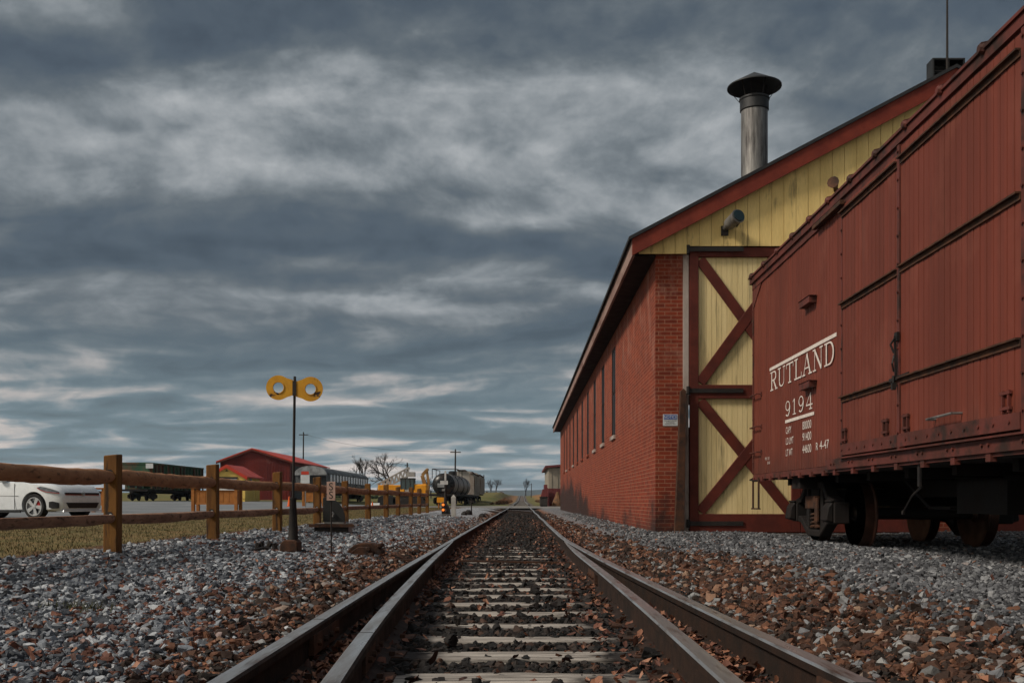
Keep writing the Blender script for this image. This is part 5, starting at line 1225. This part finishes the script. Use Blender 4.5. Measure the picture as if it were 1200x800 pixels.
X0, X1, xr = PX(258, Y), PX(340, Y), PX(296, Y); g = PZ(584, Y)
o = gabled('barn', X0, X1, xr, Y, 145, g, PZ(540, Y), PZ(526, Y), 'large dark red barn with bright red metal roof', 'barn', M['barn'], M['roof_red'])
for i in range(26):
    X = X0+(X1-X0)*(i+.5)/26; MB().box(X-.02, X+.02, Y-.03, Y-.004, g, PZ(541, Y)).build('batten', M['barn'], o)
MB().box(X1+.003, X1+.05, Y+1.0, Y+7, g, PZ(545, Y)).build('side_opening', M['black_paint'], o); MB().box(X1+.003, X1+.05, Y+8, Y+22, g, PZ(548, Y)).build('side_opening', M['black_paint'], o)
MB().tube([(PX(288.5, Y), Y+3, PZ(535, Y)), (PX(288.5, Y), Y+3, PZ(524.5, Y))], .05, 5).box(PX(286.8, Y), PX(290, Y), Y+2.95, Y+3.05, PZ(526, Y), PZ(524.6, Y)).build('weather_vane', M['iron'], o)
Y = 96; X0, X1, xr = PX(245, Y), PX(287, Y), PX(266, Y); g = PZ(584, Y)
o = gabled('garden_shed', X0, X1, xr, Y, Y+5.4, g, PZ(557.5, Y), PZ(545.5, Y), 'small yellow shed with red roof before the barn', 'shed', M['shed_yellow'], M['roof_red'], .3)
MB().box(PX(257.5, Y), PX(277.5, Y), Y-.06, Y-.003, g, PZ(561, Y)).build('door', M['white'], o)
MB().box(PX(256.5, Y), PX(278.5, Y), Y-.08, Y-.003, PZ(560.9, Y), PZ(558.5, Y)).build('lintel', M['block'], o)
MB().prism([(PX(264, Y), PZ(552, Y)), (PX(267.5, Y), PZ(552, Y)), (PX(265.8, Y), PZ(550, Y))], Y-.05, Y-.003).build('vent', M['black_paint'], o)
MB().box(X1+.003, X1+.05, Y+1.6, Y+2.3, g+.9, g+2.0).build('window', M['glass'], o); MB().box(X1+.003, X1+.04, Y+3.8, Y+4.6, g, g+1.9).build('side_door', M['shed_yellow'], o)
MB().box(PX(283.5, Y), PX(287, Y)+.03, Y-.05, Y-.004, g, PZ(558, Y)).build('corner_board', M['shed_yellow'], o)
# metal building right of the track
Y = 95; X0 = PX(642.5, Y); g = .1
o = thing('metal_building', (X0+5, Y+8, g), 'two tone metal building, tan above maroon, beyond the engine house', 'building')
MB().box(X0, X0+10, Y, Y+16, g, PZ(572, Y)).build('lower_wall', M['maroon'], o); MB().box(X0+.03, X0+10, Y+.03, Y+16, PZ(572, Y), PZ(548, Y)).build('upper_wall', M['tan_metal'], o)
for i in range(8): MB().box(X0+.3+i*.6, X0+.34+i*.6, Y-.02, Y+.03, PZ(572, Y), PZ(548, Y)).build('wall_rib', M['tan_metal'], o)
MB().prism([(X0-.3, PZ(548, Y)), (X0+5, PZ(543, Y)), (X0+10.3, PZ(548, Y)), (X0+10.3, PZ(548, Y)+.2), (X0+5, PZ(543, Y)+.2), (X0-.3, PZ(548, Y)+.2)], Y-.4, Y+16.4).build('roof', M['maroon'], o)
MB().box(PX(644.5, Y), PX(647, Y), Y-.06, Y-.003, g, PZ(582, Y)).build('door', M['trim_dark'], o)
Y = 90
o = thing('dumpster', (PX(637, Y), Y, .1), 'dark grey dumpster before the tan and maroon building', 'dumpster')
MB().box(PX(632.8, Y), PX(642, Y), Y, Y+1.6, .25, PZ(582.5, Y)).build('bin', M['block'], o, bevel=.04); MB().box(PX(632.4, Y), PX(642.4, Y), Y-.05, Y+1.65, PZ(582.5, Y), PZ(581.6, Y)).build('lid', M['iron'], o)
MB().box(PX(633.3, Y), PX(641.5, Y), Y+.1, Y+1.5, .1, .249).build('skid', M['iron'], o)
Y = 93
o = thing('red_machine', (PX(637.5, Y), Y, .1), 'maroon wedge shaped loading machine behind the dumpster', 'machine')
MB().prism([(PX(633, Y), .8), (PX(642, Y), .8), (PX(642, Y), PZ(571, Y)), (PX(636, Y), PZ(573, Y))], Y, Y+1.8).build('hopper', M['maroon'], o)
MB().box(PX(637.5, Y), PX(641.5, Y), Y+.3, Y+1.4, PZ(572, Y), PZ(567.5, Y)).build('cab', M['maroon'], o); MB().box(PX(634, Y), PX(641, Y), Y+.2, Y+1.6, .15, .8).build('chassis', M['iron'], o)
Y = 92; c = (PX(653.5, Y), Y)
MBb = MB(); MBb.lathe([(.55, .12), (.5, .5), (.3, .95), (.12, 1.5)], (c[0], c[1], 0), 'Z', 10); tag(MBb.build('dry_bush', M['brush'], None, loc=(c[0], c[1], .12)), 'low orange brown bush against the maroon building by the brick corner', 'bush')

# ------------------------------------------------------------ machines by the tank car
Y = 84; g = float(G(-10, Y)); x = lambda px: PX(px, Y); z = lambda py: PZ(py, Y)
ex = thing('excavator', (x(478), Y, g), 'orange excavator with green glazed cab behind the fence', 'excavator')
for s in (0, 1.8):
    mb = MB(); mb.prism([(x(466)+.3, g), (x(500)-.3, g), (x(500), g+.35), (x(500)-.3, g+.7), (x(466)+.3, g+.7), (x(466), g+.35)], Y+s, Y+s+.5); mb.build('track', M['iron'], ex, bevel=.04)
MB().box(x(470), x(499), Y+.2, Y+2.1, g+.72, z(579.5)).build('chassis', M['iron'], ex)
MB().box(x(484), x(500.5), Y+.1, Y+2.2, z(579.5), z(566.8)).build('engine_cover', M['machine'], ex, bevel=.12)
MB().box(x(488.5), x(493.5), Y+.06, Y+.099, z(578), z(573)).build('grille', M['machine_tan'], ex)
cb = MB().box(x(469), x(485), Y+.1, Y+1.3, z(573), z(561)).build('cab', M['glass'], ex)
mb = MB()
for a in (469, 474.5, 480, 484.3): mb.box(x(a), x(a)+.06, Y+.06, Y+.099, z(573), z(561))
mb.box(x(468.5), x(485.4), Y+.0, Y+1.4, z(561), z(559.8)); mb.build('cab_frame', M['iron'], cb)
MB().box(x(469), x(474), Y+.06, Y+1.5, z(579), z(573.1)).build('toolbox', M['machine'], ex, bevel=.04); MB().box(x(474.5), x(483), Y+.1, Y+1.2, z(579), z(573.1)).build('step_panel', M['boom'], ex)
mb = MB(); mb.bar((x(496), Y+1.6, z(569)), (x(492.5), Y+1.6, z(556)), .25, .30); mb.bar((x(492.5), Y+1.6, z(556)), (x(498), Y+1.6, z(550)), .22, .26); mb.build('arm', M['machine_tan'], ex)
mb = MB(); mb.bar((x(498), Y+1.6, z(550)), (x(500.5), Y+1.6, z(567)), .2, .2); mb.tube([(x(497.5), Y+1.4, z(551)), (x(498.5), Y+1.8, z(549.2))], .14, 8); mb.build('dipper', M['machine_tan'], ex)
Y = 88; x = lambda px: PX(px, Y); z = lambda py: PZ(py, Y); g = float(G(-11, Y))
cr_ = thing('boom_truck', (x(458), Y, g), 'orange truck carrying a long pale raised lattice boom', 'crane')
mb = MB(); mb.box(x(443), x(470), Y, Y+2, z(575), z(568)); mb.build('deck', M['machine'], cr_, bevel=.04)
MB().box(x(446), x(472), Y+.1, Y+1.9, z(579), z(573.6)).build('chassis', M['boom'], cr_)
for px in (449, 457, 467): mb = MB(); mb.lathe([(.5, Y-.05), (.5, Y+.3)], (x(px), 0, g+.5), 'Y', 16); mb.build('wheel', M['rubber'], cr_)
mb = MB(); a0, a1 = Vector((x(440), Y+1, z(572))), Vector((x(478), Y+1, z(551.5)))
for o1 in (-.28, .28):
    for o2 in (-.35, .35): mb.bar(a0+Vector((0, o1, o2)), a1+Vector((0, o1, o2)), .10, .10)
for k_ in range(15):
    p0 = a0.lerp(a1, k_/15); p1 = a0.lerp(a1, (k_+1)/15); s = 1 if k_ % 2 else -1
    for o1 in (-.28, .28): mb.bar(p0+Vector((0, o1, .35*s)), p1+Vector((0, o1, -.35*s)), .07, .07)
mb.build('boom', M['boom'], cr_); MB().box(x(476), x(485), Y+.6, Y+1.4, z(558), z(552.5)).build('boom_head', M['boom'], cr_)
MB().bar((x(472), Y+1, z(569)), (x(470), Y+1, z(557)), .2, .2).build('boom_strut', M['boom'], cr_)
# orange trailer right at the fence end, plus clutter
Y = 62; x = lambda px: PX(px, Y); z = lambda py: PZ(py, Y); g = float(G(-5, Y))
o = thing('barricade', (x(517), Y, g), 'orange board barricade between the fence end and the signal mast', 'barricade')
MB().box(x(512), x(520.5), Y, Y+.1, z(588.5), z(582.5)).build('board', M['machine'], o)
for px in (513, 519): MB().box(x(px), x(px)+.08, Y+.1, Y+.5, g, z(583)).build('leg', M['orange_wood'], o)
Y = 66; x = lambda px: PX(px, Y); z = lambda py: PZ(py, Y); g = float(G(-9, Y))
o = thing('concrete_pipe', (x(438), Y, g), 'pale length of pipe lying on the grass behind the fence', 'pipe')
MB().tube([(x(434), Y, g+.16), (x(445), Y, g+.16)], .16, 14).build('pipe_wall', M['white'], o, smooth=True); MB().box(x(432), x(447), Y-.2, Y+.2, g-.05, g+.02).build('bearer', M['tie'], o)
def cone(px, py1, Yq, h_, label):
    X = PX(px, Yq); g = float(G(X, Yq))+.012; o = thing('traffic_cone', (X, Yq, g), label, 'traffic cone', 'orange cones')
    MB().lathe([(h_*.2, g+.03), (h_*.05, g+h_)], (X, Yq, 0), 'Z', 14).build('cone', M['cone'], o, smooth=True); MB().box(X-h_*.28, X+h_*.28, Yq-h_*.28, Yq+h_*.28, g, g+.03).build('foot', M['cone'], o)
cone(339, 585, 70, .72, 'orange traffic cone by the barn just left of the switch stand mast')
cone(436.5, 585, 64, .4, 'low orange cone beside the pale pipe behind the fence')
X = PX(358, 68); g = float(G(X, 68)); o = thing('warning_sign', (X, 68, g), 'white sign with a red header standing before the passenger car', 'sign')
MB().tube([(X, 68, g), (X, 68, PZ(552, 68))], .035, 6).build('post', M['galv'], o)
MB().box(PX(352.5, 68), PX(363, 68), 67.93, 67.96, PZ(566, 68), PZ(556.2, 68)).build('panel', M['sign_white'], o); MB().box(PX(353.3, 68), PX(362.2, 68), 67.915, 67.928, PZ(555.8, 68), PZ(552, 68)).build('header', M['roof_red'], o)

# ------------------------------------------------------------ poles, wires, trees
def upole(px, py0, Yq, label, r=.13):
    X = PX(px, Yq); g = float(G(X, Yq)); z = PZ(py0, Yq); o = thing('utility_pole', (X, Yq, g), label, 'utility pole', 'poles on the skyline')
    MB().tube([(X, Yq, g-.3), (X+.1, Yq, z)], [r*1.2, r*.8], 8).build('pole', M['pole'], o, smooth=True)
    MB().box(X-.7, X+.9, Yq-.07, Yq+.07, z-.55, z-.4).build('crossarm', M['pole'], o) if r > .12 else MB().box(X-.3, X+.3, Yq-.05, Yq+.05, z-.45, z-.35).build('crossarm', M['pole'], o)
    return (X, Yq, z)
p1 = upole(355, 506, 172, 'tall pole rising behind the red barn roof')
p2 = upole(533, 526, 150, 'leaning pole behind the tank car railing')
upole(566.5, 556, 240, 'short pole just right of the covered hoppers', .12)
upole(622.5, 566, 330, 'distant thin pole right of the far track', .12)
upole(476.5, 542, 150, 'pole behind the green glazed excavator cab', .12)
mb = MB()
mb.tube([Vector(p1).lerp(Vector(p2), f_)+Vector((0, 0, -.3-4.0*4*f_*(1-f_)*.25)) for f_ in np.linspace(0, 1, 24)], .016, 4)
tag(mb.build('overhead_wire', M['iron'], None, loc=p1), 'slack wire strung between the barn pole and the tank car pole', 'wire')
def btree(X, Yq, H_, label, name='bare_tree', seed=1, spread=.62, depth=6, dens=3):
    rr = random.Random(seed); g = float(G(X, Yq)); o = thing(name, (X, Yq, g), label, 'tree', 'bare trees on the skyline')
    tk, tw = MB(), MB()
    def grow(p_, d_, l_, r_, dp):
        pts = [p_]; q = p_; dd_ = d_
        for k_ in range(3):
            dd_ = (dd_+Vector((rr.uniform(-1, 1), rr.uniform(-1, 1), rr.uniform(-.3, .6)))*.14).normalized(); q = q+dd_*l_/3; pts.append(q)
        (tk if dp > depth-3 else tw).tube(pts, [r_, r_*.88, r_*.76, r_*.66], 5 if dp > 3 else 3, cap=False)
        if dp <= 0: return
        for k_ in range(dens if dp > 1 else 3):
            a = rr.uniform(0, 6.28); t_ = rr.uniform(.35, .95)*spread
            ax_ = dd_.orthogonal().normalized(); ax_.rotate(Matrix.Rotation(a, 3, dd_))
            nd = (dd_*math.cos(t_)+ax_*math.sin(t_)+Vector((0, 0, .10))).normalized()
            grow(pts[rr.choice((2, 3, 3))], nd, l_*rr.uniform(.62, .85), r_*.62, dp-1)
    grow(Vector((X, Yq, g)), Vector((0, 0, 1)), H_*.26, H_*.028, depth)
    tk.build('trunk', M['bark'], o); tw.build('crown', M['bark'], o)
btree(PX(459, 165), 165, 9.6, 'wide bare tree above the pale boom', seed=3, spread=.95)
btree(PX(427, 190), 190, 10.0, 'smaller bare tree above the far end of the passenger car', seed=8, spread=.8, depth=5)
btree(PX(505, 170), 170, 4.6, 'low bare tree between the excavator arm and the tank car', seed=12, spread=.9, depth=5)
btree(PX(575, 420), 420, 8.5, 'small bare tree on the skyline past the covered hoppers', seed=5, spread=.9, depth=5)
btree(PX(581, 430), 430, 9.5, 'brownish bare tree beside white far houses on the skyline', seed=6, spread=.9, depth=5)
btree(PX(616, 420), 420, 9, 'bare tree on the skyline over the far track', seed=9, spread=.6, depth=5)
def shrubs(n_, boxf, label, name, mt, size):
    mb = MB()
    for i in range(n_):
        X, Yq = boxf(); g = float(G(X, Yq)); s = size*random.uniform(.5, 1.2)
        for k_ in range(26):
            a = random.uniform(0, 6.28); e_ = random.uniform(.25, 1.3); d_ = Vector((math.cos(a)*math.cos(e_), math.sin(a)*math.cos(e_), math.sin(e_)))*s*random.uniform(.5, 1)
            mb.bar((X+d_.x*.1, Yq+d_.y*.1, g-.05), (X+d_.x, Yq+d_.y, g+d_.z), .05, .02)
    return tag(mb.build(name, mt), label, 'brush', kind='stuff')
shrubs(150, lambda: (random.choice((random.uniform(-3.8, -2.2), random.uniform(3, 10))), random.uniform(120, 230)), 'russet dry brush edging the far track', 'dry_brush', M['brush'], .6)
shrubs(60, lambda: (random.uniform(-40, -8), random.uniform(150, 160)), 'dark weeds at the foot of the green field', 'weeds', M['evergreen'], .8)
# far houses on the skyline
for px, w_, lb in ((570.5, 1.6, 'dark farmhouse on the skyline right of the covered hoppers'), (581.5, 1.9, 'white farm shed on the skyline, left of the pair'), (587.5, 2.6, 'white farm shed on the skyline, right of the pair')):
    Yq = 400; X = PX(px, Yq); wd = w_*Yq/F; g = float(G(X, Yq)); hh = 3.6*Yq/F
    gabled('farm_building', X-wd, X+wd, X, Yq, Yq+8, g, g+hh*.6, g+hh, lb, 'building', M['block'] if 'dark' in lb else M['white'], M['shingle'] if 'dark' in lb else M['pale_roof'], .2)
